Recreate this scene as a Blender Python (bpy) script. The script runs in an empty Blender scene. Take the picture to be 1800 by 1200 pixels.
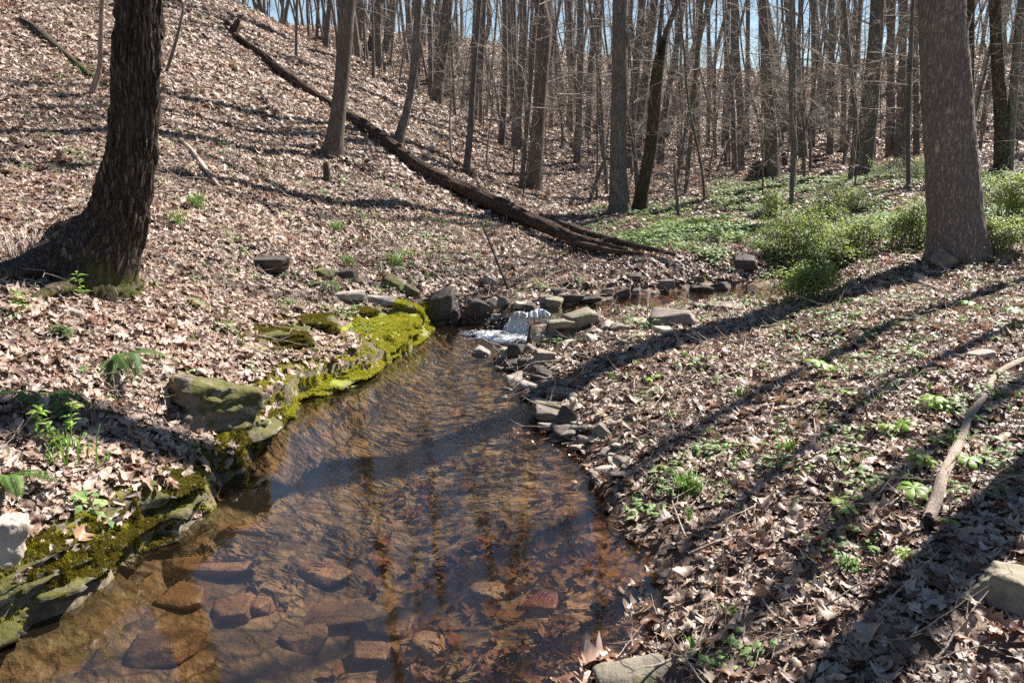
import bpy, bmesh, math, random
import numpy as np
from mathutils import Vector

# ------------------------------------------------------------------ camera, sky, sun, exposure
SC = bpy.context.scene
COL = SC.collection
F = 1440.0                       # focal length in photo pixels (photo 1800 x 1200)
EYE = 1.6                        # eye above the water of the pool
PITCH = math.radians(14.4)
CP, SP = math.cos(PITCH), math.sin(PITCH)
cam_data = bpy.data.cameras.new('camera')
cam = bpy.data.objects.new('camera', cam_data)
COL.objects.link(cam)
cam.location = (0, 0, EYE)
cam.rotation_euler = (math.pi / 2 - PITCH, 0, 0)
cam_data.sensor_width = 36
cam_data.lens = 36 * F / 1800
cam_data.clip_start = 0.05
cam_data.clip_end = 900
SC.camera = cam

SUN_AZ = math.radians(41)        # from +X towards +Y
SUN_EL = math.radians(47)
world = bpy.data.worlds.new('World')
SC.world = world
world.use_nodes = True
wn = world.node_tree
wn.nodes.clear()
sky = wn.nodes.new('ShaderNodeTexSky')
sky.sky_type = 'NISHITA'
sky.sun_disc = False
sky.sun_elevation = SUN_EL
sky.sun_rotation = math.pi / 2 - SUN_AZ
sky.air_density = 1.0
sky.dust_density = 0.0
sky.ozone_density = 3.0
bg = wn.nodes.new('ShaderNodeBackground')
bg.inputs['Strength'].default_value = 0.05
wo = wn.nodes.new('ShaderNodeOutputWorld')
wn.links.new(sky.outputs[0], bg.inputs[0])
wn.links.new(bg.outputs[0], wo.inputs[0])

sun_data = bpy.data.lights.new('sun', 'SUN')
sun_data.energy = 5.0
sun_data.angle = math.radians(0.53)
sun_data.color = (1.0, 0.955, 0.89)
sun = bpy.data.objects.new('sun', sun_data)
COL.objects.link(sun)
SUN_DIR = np.array([math.cos(SUN_EL) * math.cos(SUN_AZ), math.cos(SUN_EL) * math.sin(SUN_AZ), math.sin(SUN_EL)])
sun.rotation_euler = Vector(SUN_DIR).to_track_quat('Z', 'Y').to_euler()
sun.location = (20, 14, 25)

SC.view_settings.view_transform = 'Standard'
SC.view_settings.look = 'None'
SC.view_settings.gamma = 1
SC.view_settings.use_curve_mapping = False
SC.view_settings.exposure = 1.42
SC.render.engine = 'CYCLES'
SC.cycles.max_bounces = 6
SC.cycles.diffuse_bounces = 2
SC.cycles.glossy_bounces = 3
SC.cycles.transmission_bounces = 4
SC.cycles.transparent_max_bounces = 8
SC.cycles.caustics_reflective = False
SC.cycles.caustics_refractive = False
SC.cycles.sample_clamp_indirect = 4
SC.cycles.use_denoising = False

RNG = np.random.default_rng(7)

# ------------------------------------------------------------------ helpers
def hash3(i, j, k, s=0):
    h = (i * 374761393 + j * 668265263 + k * 2147483647 + s * 1274126177) & 0xffffffff
    h = ((h ^ (h >> 13)) * 1274126177) & 0xffffffff
    h = (h ^ (h >> 16)) & 0xffffffff
    h = (h * 2246822519) & 0xffffffff
    h = h ^ (h >> 15)
    return (h & 0xffffff) / float(0xffffff)

def noise3(p, seed=0):
    """value noise 0..1 at an (n,3) array"""
    p = np.asarray(p, float)
    b = np.floor(p).astype(np.int64)
    f = p - b
    f = f * f * (3 - 2 * f)
    r = 0
    for dx in (0, 1):
        wx = f[:, 0] if dx else 1 - f[:, 0]
        for dy in (0, 1):
            wy = f[:, 1] if dy else 1 - f[:, 1]
            for dz in (0, 1):
                wz = f[:, 2] if dz else 1 - f[:, 2]
                r = r + wx * wy * wz * hash3(b[:, 0] + dx, b[:, 1] + dy, b[:, 2] + dz, seed)
    return r

def fbm3(p, octs=4, seed=0):
    a, s, t = 1.0, 0.0, 0.0
    p = np.asarray(p, float)
    for o in range(octs):
        s = s + a * noise3(p, seed + o * 17)
        t += a
        a *= 0.5
        p = p * 2.03 + 5.3
    return s / t

def fbm2(x, y, octs=4, seed=0):
    return fbm3(np.stack([np.ravel(x), np.ravel(y), np.full(np.size(x), 0.37)], 1), octs, seed)

def ray(px, py):
    a = (px - 900) / F
    b = (600 - py) / F
    return np.array([a, CP + b * SP, -SP + b * CP])

def at_d(px, py, D):
    """world point seen at pixel px,py of the photo at distance D along the view axis"""
    return np.array([0, 0, EYE]) + ray(px, py) * D

def at_z(px, py, z):
    r = ray(px, py)
    return np.array([0, 0, EYE]) + r * ((z - EYE) / r[2])

def at_y(px, py, Y):
    r = ray(px, py)
    return np.array([0, 0, EYE]) + r * (Y / r[1])

def depth_of(p):
    return p[1] * CP - (p[2] - EYE) * SP

def project(P):
    P = np.atleast_2d(P)
    D = P[:, 1] * CP - (P[:, 2] - EYE) * SP
    U = P[:, 1] * SP + (P[:, 2] - EYE) * CP
    D = np.where(np.abs(D) < 1e-6, 1e-6, D)
    return 900 + F * P[:, 0] / D, 600 - F * U / D, D

def mesh_np(name, V, faces, mat=None, smooth=True, attrs=None):
    """faces: list of (n,k) int arrays"""
    me = bpy.data.meshes.new(name)
    V = np.asarray(V, np.float32)
    if not isinstance(faces, list):
        faces = [faces]
    faces = [np.asarray(f, np.int32) for f in faces if len(f)]
    me.vertices.add(len(V))
    me.vertices.foreach_set('co', V.ravel())
    nl = sum(f.size for f in faces)
    npoly = sum(len(f) for f in faces)
    me.loops.add(nl)
    me.loops.foreach_set('vertex_index', np.concatenate([f.ravel() for f in faces]))
    me.polygons.add(npoly)
    tot = np.concatenate([np.full(len(f), f.shape[1], np.int32) for f in faces])
    start = np.concatenate([[0], np.cumsum(tot)[:-1]]).astype(np.int32)
    me.polygons.foreach_set('loop_start', start)
    me.polygons.foreach_set('loop_total', tot)
    me.polygons.foreach_set('use_smooth', np.full(npoly, smooth))
    me.update(calc_edges=True)
    me.validate()
    if attrs:
        for k, a in attrs.items():
            at = me.attributes.new(k, 'FLOAT', 'POINT')
            at.data.foreach_set('value', np.asarray(a, np.float32))
    if mat:
        me.materials.append(mat)
    return me

def tag(o, label=None, cat=None, group=None, kind=None):
    if label: o['label'] = label
    if cat: o['category'] = cat
    if group: o['group'] = group
    if kind: o['kind'] = kind
    return o

def link(name, data, parent=None, loc=None):
    o = bpy.data.objects.new(name, data)
    COL.objects.link(o)
    if loc is not None: o.location = loc
    if parent: o.parent = parent
    return o

def empty(name, loc, label=None, cat=None, group=None):
    o = link(name, None, None, loc)
    return tag(o, label, cat, group)

class Tubes:
    """collects swept tubes into one mesh"""
    def __init__(s):
        s.V, s.Q, s.n, s.T = [], [], 0, []
    def add(s, P, R, sides=6, wob=0, seed=0, cap=True, tone=0.0):
        P = np.asarray(P, float); R = np.asarray(R, float)
        m = len(P)
        d = np.gradient(P, axis=0)
        d /= np.linalg.norm(d, axis=1)[:, None] + 1e-9
        ref = np.array([1.0, 0.03, 0.02]) if abs(d[:, 0]).max() < 0.8 else (np.array([0.02, 1.0, 0.03]) if abs(d[:, 1]).max() < 0.8 else np.array([0.03, 0.02, 1.0]))
        a = np.cross(d, ref); a /= np.linalg.norm(a, axis=1)[:, None] + 1e-9
        b = np.cross(d, a)
        th = np.arange(sides) / sides * 2 * np.pi
        rr = R[:, None] * np.ones(sides)[None]
        if wob:
            rng = np.random.default_rng(seed)
            k = rng.uniform(0, 6.28, 3)
            rr = rr * (1 + wob * (np.sin(2 * th[None] + k[0] + np.arange(m)[:, None] * .35) + .6 * np.sin(3 * th[None] + k[1] - np.arange(m)[:, None] * .22)))
        ring = P[:, None] + rr[..., None] * (np.cos(th)[None, :, None] * a[:, None] + np.sin(th)[None, :, None] * b[:, None])
        s.V.append(ring.reshape(-1, 3))
        s.T.append(np.full(m * sides, tone))
        i = np.arange(m - 1)[:, None] * sides
        j = np.arange(sides)[None]
        jn = (j + 1) % sides
        q = np.stack([i + j, i + jn, i + sides + jn, i + sides + j], -1).reshape(-1, 4) + s.n
        s.Q.append(q)
        s.n += m * sides
        if cap:
            for e, fl in ((0, True), (m - 1, False)):
                s.V.append(P[e][None]); s.T.append(np.full(1, tone))
                base = s.n - (1 if e else 0)
                ci = s.n
                st = s.n - m * sides - (0 if e == 0 else 1) + e * sides
                jj = np.arange(sides)
                t = np.stack([st + jj, st + (jj + 1) % sides, np.full(sides, ci), np.full(sides, ci)], -1)
                if fl: t = t[:, ::-1]
                s.caps = getattr(s, 'caps', [])
                s.caps.append(np.stack([st + jj, st + (jj + 1) % sides, np.full(sides, ci)], -1))
                s.n += 1
    def mesh(s, name, mat, smooth=True):
        fs = [np.concatenate(s.Q)]
        if getattr(s, 'caps', None): fs.append(np.concatenate(s.caps))
        return mesh_np(name, np.concatenate(s.V), fs, mat, smooth, {'tone': np.concatenate(s.T)})

# ------------------------------------------------------------------ materials
def new_mat(name):
    m = bpy.data.materials.new(name)
    m.use_nodes = True
    nt = m.node_tree
    nt.nodes.clear()
    out = nt.nodes.new('ShaderNodeOutputMaterial')
    return m, nt, out

class NB:
    """small node builder"""
    def __init__(s, nt): s.nt = nt
    def n(s, t, **kw):
        x = s.nt.nodes.new(t)
        for k, v in kw.items():
            if hasattr(x, k) and not isinstance(v, bpy.types.NodeSocket) and k not in x.inputs:
                setattr(x, k, v)
            else:
                s.set(x, k.replace('_', ' ') if k.replace('_', ' ') in x.inputs else k, v)
        return x
    def set(s, x, k, v):
        i = x.inputs[k]
        if isinstance(v, bpy.types.NodeSocket): s.nt.links.new(v, i)
        elif isinstance(v, tuple) and i.type == 'RGBA' and len(v) == 3: i.default_value = (*v, 1)
        else: i.default_value = v
    def coords(s, kind='Object'):
        return s.n('ShaderNodeTexCoord').outputs[kind]
    def pos(s): return s.n('ShaderNodeNewGeometry').outputs['Position']
    def mapping(s, v, scale=(1, 1, 1), rot=(0, 0, 0), loc=(0, 0, 0)):
        m = s.n('ShaderNodeMapping')
        s.set(m, 'Vector', v); m.inputs['Scale'].default_value = scale; m.inputs['Rotation'].default_value = rot
        m.inputs['Location'].default_value = loc
        return m.outputs[0]
    def noise(s, v, scale, detail=4, rough=.55, dist=0, out='Fac'):
        x = s.n('ShaderNodeTexNoise')
        s.set(x, 'Vector', v); x.inputs['Scale'].default_value = scale; x.inputs['Detail'].default_value = detail
        x.inputs['Roughness'].default_value = rough; x.inputs['Distortion'].default_value = dist
        return x.outputs[out]
    def vor(s, v, scale, feature='F1', out='Distance', rnd=1):
        x = s.n('ShaderNodeTexVoronoi'); x.feature = feature
        s.set(x, 'Vector', v); x.inputs['Scale'].default_value = scale; x.inputs['Randomness'].default_value = rnd
        return x.outputs[out]
    def ramp(s, f, stops, interp='LINEAR'):
        x = s.n('ShaderNodeValToRGB'); cr = x.color_ramp; cr.interpolation = interp
        while len(cr.elements) < len(stops): cr.elements.new(.5)
        for e, (p, c) in zip(cr.elements, stops):
            e.position = p
            e.color = (*c, 1) if isinstance(c, tuple) else (c, c, c, 1)
        s.set(x, 'Fac', f)
        return x.outputs[0]
    def mix(s, f, a, b, mode='MIX'):
        x = s.n('ShaderNodeMix'); x.data_type = 'RGBA'; x.blend_type = mode
        for idx, v in ((0, f), (6, a), (7, b)):
            i = x.inputs[idx]
            if isinstance(v, bpy.types.NodeSocket): s.nt.links.new(v, i)
            elif isinstance(v, tuple): i.default_value = (*v, 1)
            else: i.default_value = v if idx == 0 else (v, v, v, 1)
        return x.outputs[2]
    def math(s, op, a, b=0.0, c=None, clamp=False):
        x = s.n('ShaderNodeMath'); x.operation = op; x.use_clamp = clamp
        for idx, v in enumerate((a, b) if c is None else (a, b, c)):
            if isinstance(v, bpy.types.NodeSocket): s.nt.links.new(v, x.inputs[idx])
            else: x.inputs[idx].default_value = v
        return x.outputs[0]
    def mrange(s, v, a, b, c=0.0, d=1.0):
        x = s.n('ShaderNodeMapRange'); x.clamp = True
        s.set(x, 'Value', v)
        for k, q in (('From Min', a), ('From Max', b), ('To Min', c), ('To Max', d)): x.inputs[k].default_value = q
        return x.outputs[0]
    def attr(s, name, out='Fac'):
        x = s.n('ShaderNodeAttribute'); x.attribute_name = name
        return x.outputs[out]
    def sep(s, v):
        x = s.n('ShaderNodeSeparateXYZ'); s.set(x, 0, v); return x.outputs
    def bump(s, h, strength=.5, dist=.01, normal=None):
        x = s.n('ShaderNodeBump'); s.set(x, 'Height', h)
        x.inputs['Strength'].default_value = strength; x.inputs['Distance'].default_value = dist
        if normal: s.set(x, 'Normal', normal)
        return x.outputs[0]
    def princ(s, color, rough=.7, normal=None, spec=.5, **kw):
        x = s.n('ShaderNodeBsdfPrincipled')
        s.set(x, 'Base Color', color); s.set(x, 'Roughness', rough); s.set(x, 'Specular IOR Level', spec)
        if normal: s.set(x, 'Normal', normal)
        for k, v in kw.items(): s.set(x, k, v)
        return x.outputs[0]

def mat_leaf(name, stops, transl=.2, rough=.5, sat_wet=True):
    m, nt, out = new_mat(name); B = NB(nt)
    oi = B.n('ShaderNodeObjectInfo').outputs['Random']
    r = B.math('FRACT', B.math('ADD', oi, B.attr('tone')))
    c = B.ramp(r, stops)
    co = B.coords('Object')
    nz = B.noise(co, 40, 3)
    c = B.mix(.45, c, B.ramp(nz, [(.3, .35), (.7, 1.0)]), 'MULTIPLY')
    if name.startswith('dead'):
        damp = B.noise(B.pos(), 1.9, 5, .7)
        c = B.mix(B.mrange(damp, .50, .66, 0, .75), c, B.mix(1.0, c, (.50, .42, .37), 'MULTIPLY'))
    z = B.sep(B.pos())[2]
    if sat_wet:
        wet = B.mrange(B.math('ADD', z, B.math('MULTIPLY', B.noise(B.pos(), 4, 3), -.10)), -.065, .0, 1, 0)
        dark = B.mix(1.0, c, (.62, .42, .31), 'MULTIPLY')
        c = B.mix(wet, c, dark)
        rg = B.mrange(wet, 0, 1, rough, .25)
        sp = B.mrange(z, -.02, -.004, 0, .5)
    else:
        rg = rough; sp = .45
    p = B.princ(c, rg, B.bump(nz, .35, .004), sp)
    t = B.n('ShaderNodeBsdfTranslucent'); B.set(t, 'Color', B.mix(1.0, c, (1.0, .82, .62), 'MULTIPLY'))
    mx = B.n('ShaderNodeMixShader'); mx.inputs[0].default_value = transl
    nt.links.new(p, mx.inputs[1]); nt.links.new(t.outputs[0], mx.inputs[2])
    nt.links.new(mx.outputs[0], out.inputs[0])
    return m

M = {}
M['litter'] = mat_leaf('dead_leaf', [(0, (.07, .036, .022)), (.12, (.17, .09, .06)), (.32, (.33, .215, .16)), (.55, (.44, .31, .225)),
                                     (.78, (.53, .40, .305)), (.94, (.60, .49, .39)), (1, (.38, .18, .09))])
M['litter_far'] = mat_leaf('dead_leaf_far', [(0, (.11, .065, .04)), (.2, (.27, .17, .12)), (.5, (.44, .31, .23)), (.75, (.54, .41, .32)), (1, (.61, .50, .40))], sat_wet=False)
def green(name, a, b, c, tr=.35, rough=.45):
    return mat_leaf(name, [(0, a), (.5, b), (1, c)], tr, rough, False)
M['shrub'] = green('shrub_leaf', (.17, .29, .02), (.30, .46, .04), (.46, .60, .09), .55)
M['herb'] = green('herb_leaf', (.14, .25, .06), (.26, .40, .11), (.38, .50, .18), .4, .55)
M['mayapple'] = green('umbrella_leaf', (.22, .42, .05), (.32, .52, .07), (.42, .58, .12), .4, .4)
M['fern'] = green('fern_leaf', (.05, .10, .015), (.085, .16, .025), (.14, .24, .04), .3, .6)
M['grass'] = green('grass_blade', (.09, .2, .03), (.15, .32, .05), (.25, .42, .09), .35)
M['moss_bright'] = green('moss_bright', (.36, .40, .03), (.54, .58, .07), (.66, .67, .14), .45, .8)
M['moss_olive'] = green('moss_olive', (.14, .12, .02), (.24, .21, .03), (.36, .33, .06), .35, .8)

def mat_bark(name, c1, c2, c3, scale=1.0, mossz=None, bumpd=.02, aniso=4.2, cr=.45):
    m, nt, out = new_mat(name); B = NB(nt)
    co = B.coords('Object')
    warpv = B.mix(.06, co, B.noise(co, 5, 2, out='Color'), 'ADD')
    n1 = B.noise(B.mapping(warpv, (46 * scale, 46 * scale, aniso * scale)), 1.0, 5, .62, .3)
    ridg = B.math('SUBTRACT', 1.0, B.math('MULTIPLY', B.math('ABSOLUTE', B.math('SUBTRACT', n1, .5)), 4.5), clamp=True)
    crack = B.noise(B.mapping(warpv, (60 * scale, 60 * scale, 26 * scale)), 1.0, 3, .6)
    h = B.math('SUBTRACT', 1.12, B.math('ADD', B.math('MULTIPLY', ridg, .62), B.math('MULTIPLY', crack, cr)))
    c = B.ramp(h, [(.28, c1), (.62, c2), (.95, c3)])
    big = B.noise(co, 1.7, 4)
    c = B.mix(B.mrange(big, .5, .75, 0, .6), c, B.mix(1.0, c, (1.35, 1.3, 1.25), 'MULTIPLY'))
    if mossz is not None:
        z = B.sep(co)[2]
        ms = B.mrange(B.math('ADD', B.noise(co, 6, 4), B.math('MULTIPLY', z, -.35 / mossz)), .42, .58)
        c = B.mix(B.math('MULTIPLY', ms, .8), c, (.10, .11, .02))
    oi = B.n('ShaderNodeObjectInfo').outputs['Random']
    c = B.mix(.5, c, B.ramp(oi, [(0, (.65, .62, .60)), (.5, (1, .96, .92)), (1, (1.3, 1.26, 1.2))]), 'MULTIPLY')
    nt.links.new(B.princ(c, .9, B.bump(h, 1.0, bumpd), .2), out.inputs[0])
    return m
M['bark_dark'] = mat_bark('bark_dark_furrowed', (.025, .018, .014), (.16, .12, .095), (.42, .34, .29), 1.0, .5)
M['bark_right'] = mat_bark('bark_brown_plated', (.15, .12, .105), (.36, .31, .28), (.46, .42, .39), 1.0, .12, .012, 9.5, .62)
M['bark_mid'] = mat_bark('bark_grey_brown', (.09, .075, .065), (.28, .24, .21), (.46, .41, .37), 1.2, None, .02)
M['bark_mossy'] = mat_bark('bark_mossy', (.05, .038, .025), (.15, .118, .07), (.26, .22, .14), 1.2, .9, .02)
M['bark_grey'] = mat_bark('bark_smooth_grey', (.085, .065, .052), (.18, .145, .12), (.30, .255, .22), 1.2, None, .006)
M['bark_pink'] = mat_bark('bark_pinkish', (.18, .12, .09), (.36, .26, .21), (.45, .35, .3), 1.2, None, .004)
M['twig'] = mat_bark('twig_bark', (.24, .20, .17), (.43, .38, .335), (.58, .53, .48), 1.0, None, .003)
M['log'] = mat_bark('log_rotten', (.045, .028, .02), (.17, .11, .08), (.30, .215, .165), 1.0, None, .02)
M['branch_pale'] = mat_bark('branch_pale', (.30, .225, .17), (.55, .45, .37), (.68, .60, .52), 1.6, None, .006)

def mat_rock(name, c1, c2, c3, moss=.0, mosscol=(.12, .12, .02), lichen=0.0, wetd=(.45, .36, .3)):
    m, nt, out = new_mat(name); B = NB(nt)
    co = B.coords('Object')
    P = B.pos()
    n1 = B.noise(co, 9, 7, .65)
    n2 = B.noise(B.mapping(co, (5, 5, 28)), 1.5, 4)
    c = B.ramp(B.math('ADD', B.math('MULTIPLY', n1, .7), B.math('MULTIPLY', n2, .3)), [(.3, c1), (.5, c2), (.7, c3)])
    oi = B.n('ShaderNodeObjectInfo').outputs['Random']
    c = B.mix(.6, c, B.ramp(oi, [(0, (.6, .55, .52)), (.5, (1, .95, .9)), (1, (1.3, 1.2, 1.1))]), 'MULTIPLY')
    if lichen:
        l = B.mrange(B.noise(co, 7, 6, .7), .62 - lichen * .25, .66 - lichen * .25)
        c = B.mix(l, c, (.40, .385, .31))
    nz = B.sep(B.n('ShaderNodeNewGeometry').outputs['Normal'])[2]
    if moss:
        g = B.mrange(B.math('ADD', B.noise(co, 5, 5, .7), B.math('MULTIPLY', nz, .12)), .68 - moss * .35, .76 - moss * .35)
        c = B.mix(g, c, B.mix(B.noise(co, 60, 2), B.mix(1, mosscol, (.5, .5, .5), 'MULTIPLY'), mosscol))
    z = B.sep(P)[2]
    wet = B.mrange(B.math('ADD', z, B.math('MULTIPLY', n1, -.05)), -.03, .02, 1, 0)
    c = B.mix(wet, c, B.mix(1.0, c, wetd, 'MULTIPLY'))
    h = B.math('ADD', n1, B.math('MULTIPLY', B.noise(co, 45, 4, .7), .35))
    nt.links.new(B.princ(c, B.mrange(wet, 0, 1, .85, .25), B.bump(h, .9, .02), .35), out.inputs[0])
    return m
M['rock'] = mat_rock('rock_grey_brown', (.10, .075, .06), (.21, .17, .14), (.34, .29, .25))
M['rock_dark'] = mat_rock('rock_dark', (.035, .028, .024), (.085, .07, .06), (.16, .135, .115))
M['rock_pale'] = mat_rock('rock_pale', (.22, .18, .15), (.38, .33, .28), (.50, .45, .40))
M['rock_olive'] = mat_rock('rock_olive', (.12, .10, .07), (.24, .21, .155), (.36, .32, .25), .12, (.16, .15, .05))
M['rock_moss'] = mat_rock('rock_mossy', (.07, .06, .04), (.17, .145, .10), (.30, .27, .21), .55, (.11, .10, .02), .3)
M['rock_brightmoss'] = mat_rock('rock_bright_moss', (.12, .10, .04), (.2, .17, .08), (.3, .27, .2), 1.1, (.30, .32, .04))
M['rock_lichen'] = mat_rock('rock_lichen', (.09, .075, .06), (.20, .17, .13), (.27, .235, .19), .5, (.13, .12, .03), .12)
M['rock_bed'] = mat_rock('rock_streambed', (.20, .125, .075), (.34, .22, .14), (.46, .32, .22), wetd=(.9, .85, .8))
M['rock_red'] = mat_rock('rock_red', (.20, .065, .045), (.32, .11, .075), (.40, .17, .12), wetd=(.9, .85, .8))

def mat_ground():
    m, nt, out = new_mat('forest_floor'); B = NB(nt)
    P = B.pos()
    soil = B.ramp(B.noise(P, 3.5, 6, .65), [(.3, (.045, .028, .018)), (.6, (.11, .07, .045)), (.8, (.17, .115, .08))])
    d = B.attr('far')
    # matted litter, takes over where single leaves can no longer be told apart
    cellc = B.vor(B.mapping(P, (1, 1, 1.2)), 17, 'F1', 'Color')
    cs = B.sep(cellc)[0]
    leafc = B.ramp(cs, [(0, (.10, .055, .035)), (.3, (.20, .13, .09)), (.6, (.32, .23, .17)), (1, (.44, .345, .28))])
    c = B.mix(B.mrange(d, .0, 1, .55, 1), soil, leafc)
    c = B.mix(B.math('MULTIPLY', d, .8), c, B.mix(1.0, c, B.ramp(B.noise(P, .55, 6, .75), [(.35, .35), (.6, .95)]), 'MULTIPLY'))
    grn = B.mrange(B.math('ADD', B.noise(P, .9, 5, .7), B.math('MULTIPLY', B.attr('green'), .35)), .62, .8, 0, .75)
    c = B.mix(grn, c, B.mix(B.noise(P, 25, 3), (.05, .10, .02), (.17, .26, .07)))
    bed = B.ramp(B.noise(B.mapping(P, (1.6, 1, .3), (0, 0, .5)), 2.6, 5, .6, .15),
                 [(.3, (.10, .065, .035)), (.45, (.29, .19, .105)), (.57, (.45, .31, .18)), (.75, (.58, .41, .255))])
    wp = B.mix(.25, P, B.noise(P, 5, 3, out='Color'), 'ADD')
    slab = B.vor(B.mapping(wp, (1, 1.5, .2), (0, 0, .5)), 5.5, 'DISTANCE_TO_EDGE')
    bed = B.mix(B.mrange(slab, .0, .10, .75, 0), bed, (.035, .022, .016))
    depth_absorb = B.mrange(B.math('ADD', B.sep(P)[2], B.math('MULTIPLY', B.noise(P, 1.3, 3), .05)), -.10, -.02, .42, 0)  # bed painted darker with depth, standing in for light absorbed by the water
    bed = B.mix(depth_absorb, bed, B.mix(1.0, bed, (.42, .38, .34), 'MULTIPLY'))
    grit = B.noise(P, 60, 4, .7)
    bed = B.mix(.6, bed, B.ramp(grit, [(.3, .45), (.65, 1.1)]), 'MULTIPLY')
    red = B.mrange(B.math('ADD', B.sep(P)[0], B.math('MULTIPLY', B.noise(P, 1.5, 3), .5)), .2, .7, 0, .55)
    bed = B.mix(red, bed, B.mix(1.0, bed, (.95, .52, .42), 'MULTIPLY'))
    wet = B.attr('wet')
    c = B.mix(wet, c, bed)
    mud = B.attr('mud')
    c = B.mix(B.math('MULTIPLY', mud, .8), c, (.05, .03, .02))
    rk = B.ramp(B.noise(P, 11, 6, .7), [(.32, (.04, .03, .022)), (.5, (.13, .105, .07)), (.62, (.22, .19, .11)), (.68, (.42, .41, .34))])
    c = B.mix(B.attr('rocky'), c, rk)
    h = B.math('ADD', B.noise(P, 14, 6, .7), B.math('MULTIPLY', B.vor(P, 17), .8))
    nt.links.new(B.princ(c, B.mrange(mud, 0, 1, .9, .35), B.bump(h, .9, .03), .25), out.inputs[0])
    return m
M['ground'] = mat_ground()

def mat_water(name, ripple=1.0, tint=(.85, .78, .65), murk=.022):
    m, nt, out = new_mat(name); B = NB(nt)
    P = B.pos()
    rp = B.attr('ripple')
    v = B.mapping(P, (6, 9, 1), (0, 0, -.35))
    n1 = B.noise(v, 1.6, 3, .55, .3)
    n2 = B.noise(B.mapping(P, (1, 1.6, 1), (0, 0, .4)), 42, 3, .6, .5)
    h = B.math('ADD', n1, B.math('MULTIPLY', n2, .05))
    h = B.math('MULTIPLY', h, B.math('ADD', .02, rp))
    nrm = B.bump(h, .5 * ripple, .0085)
    gl = B.n('ShaderNodeBsdfGlossy'); B.set(gl, 'Color', (1, 1, 1)); B.set(gl, 'Roughness', .03); B.set(gl, 'Normal', nrm)
    tr = B.n('ShaderNodeBsdfTransparent'); B.set(tr, 'Color', tint)
    df = B.n('ShaderNodeBsdfDiffuse'); B.set(df, 'Color', (.30, .20, .11))
    m1 = B.n('ShaderNodeMixShader'); m1.inputs[0].default_value = murk
    nt.links.new(tr.outputs[0], m1.inputs[1]); nt.links.new(df.outputs[0], m1.inputs[2])
    fr = B.n('ShaderNodeFresnel'); fr.inputs['IOR'].default_value = 1.45; B.set(fr, 'Normal', nrm)
    m2 = B.n('ShaderNodeMixShader'); nt.links.new(B.math('MULTIPLY', fr.outputs[0], 1.3, clamp=True), m2.inputs[0])
    nt.links.new(m1.outputs[0], m2.inputs[1]); nt.links.new(gl.outputs[0], m2.inputs[2])
    nt.links.new(m2.outputs[0], out.inputs[0])
    return m
M['water'] = mat_water('stream_water')
def mat_foam(nm='white_water', sc=(30, 30, 14)):
    m, nt, out = new_mat(nm); B = NB(nt)
    f = B.attr('foam')
    n = B.noise(B.mapping(B.coords('Object'), sc), 1.3, 6, .75, .4)
    a = B.mrange(B.math('ADD', n, B.math('MULTIPLY', f, .5)), .60, .80, 0, .9)
    df = B.princ((.72, .76, .80), .3, B.bump(n, .8, .01), .5)
    gl = B.n('ShaderNodeBsdfGlossy'); B.set(gl, 'Roughness', .06)
    tr = B.n('ShaderNodeBsdfTransparent'); B.set(tr, 'Color', (.8, .78, .74))
    fr = B.n('ShaderNodeFresnel'); fr.inputs['IOR'].default_value = 1.4
    m1 = B.n('ShaderNodeMixShader')
    nt.links.new(fr.outputs[0], m1.inputs[0]); nt.links.new(tr.outputs[0], m1.inputs[1]); nt.links.new(gl.outputs[0], m1.inputs[2])
    m2 = B.n('ShaderNodeMixShader'); nt.links.new(a, m2.inputs[0])
    nt.links.new(m1.outputs[0], m2.inputs[1]); nt.links.new(df, m2.inputs[2])
    nt.links.new(m2.outputs[0], out.inputs[0])
    return m
M['foam'] = mat_foam()
M['fall'] = mat_foam('falling_white_water', (42, 26, 20))
# ------------------------------------------------------------------ the terrain
shore_px = [(20, 1112), (110, 1062), (200, 1005), (290, 945), (368, 893), (400, 840), (452, 790), (480, 735), (522, 702), (580, 682), (650, 657), (700, 625),
            (742, 592), (756, 571), (800, 567), (850, 568), (900, 578), (962, 590), (958, 604), (930, 612), (862, 634), (900, 650), (925, 668), (905, 690), (945, 712),
            (950, 745), (1000, 785), (1035, 830), (1070, 890), (1110, 950), (1150, 1010), (1172, 1070), (1160, 1130), (1080, 1185)]
pool = [at_z(x, y, 0)[:2] for x, y in shore_px]
pool += [np.array(q) for q in ((.1, 1.6), (-.2, 1.2), (-.9, .7), (-1.8, .2), (-3.4, -.6), (-4.2, .6), (-3.0, 1.5))]
pool = np.array(pool)
upper_px = [(962, 566), (915, 556), (930, 548), (985, 537), (1050, 530), (1100, 522), (1180, 512), (1260, 505), (1330, 505), (1400, 490), (1470, 478),
            (1480, 492), (1410, 512), (1345, 527), (1270, 535), (1200, 538), (1140, 548), (1060, 555), (990, 562)]
upper = np.array([at_z(x, y, .16)[:2] for x, y in upper_px])

def sdist(poly, X, Y):
    """signed distance, positive outside"""
    X = np.ravel(X); Y = np.ravel(Y)
    d = np.full(len(X), 1e9); inside = np.zeros(len(X), bool)
    n = len(poly)
    for i in range(n):
        a, b = poly[i], poly[(i + 1) % n]
        e = b - a
        t = np.clip(((X - a[0]) * e[0] + (Y - a[1]) * e[1]) / (e @ e), 0, 1)
        d = np.minimum(d, np.hypot(X - a[0] - t * e[0], Y - a[1] - t * e[1]))
        c = (a[1] > Y) != (b[1] > Y)
        with np.errstate(divide='ignore', invalid='ignore'):
            xi = a[0] + (Y - a[1]) * e[0] / (e[1] if e[1] else 1e-9)
        inside ^= c & (X < xi)
    return np.where(inside, -d, d)

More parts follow.
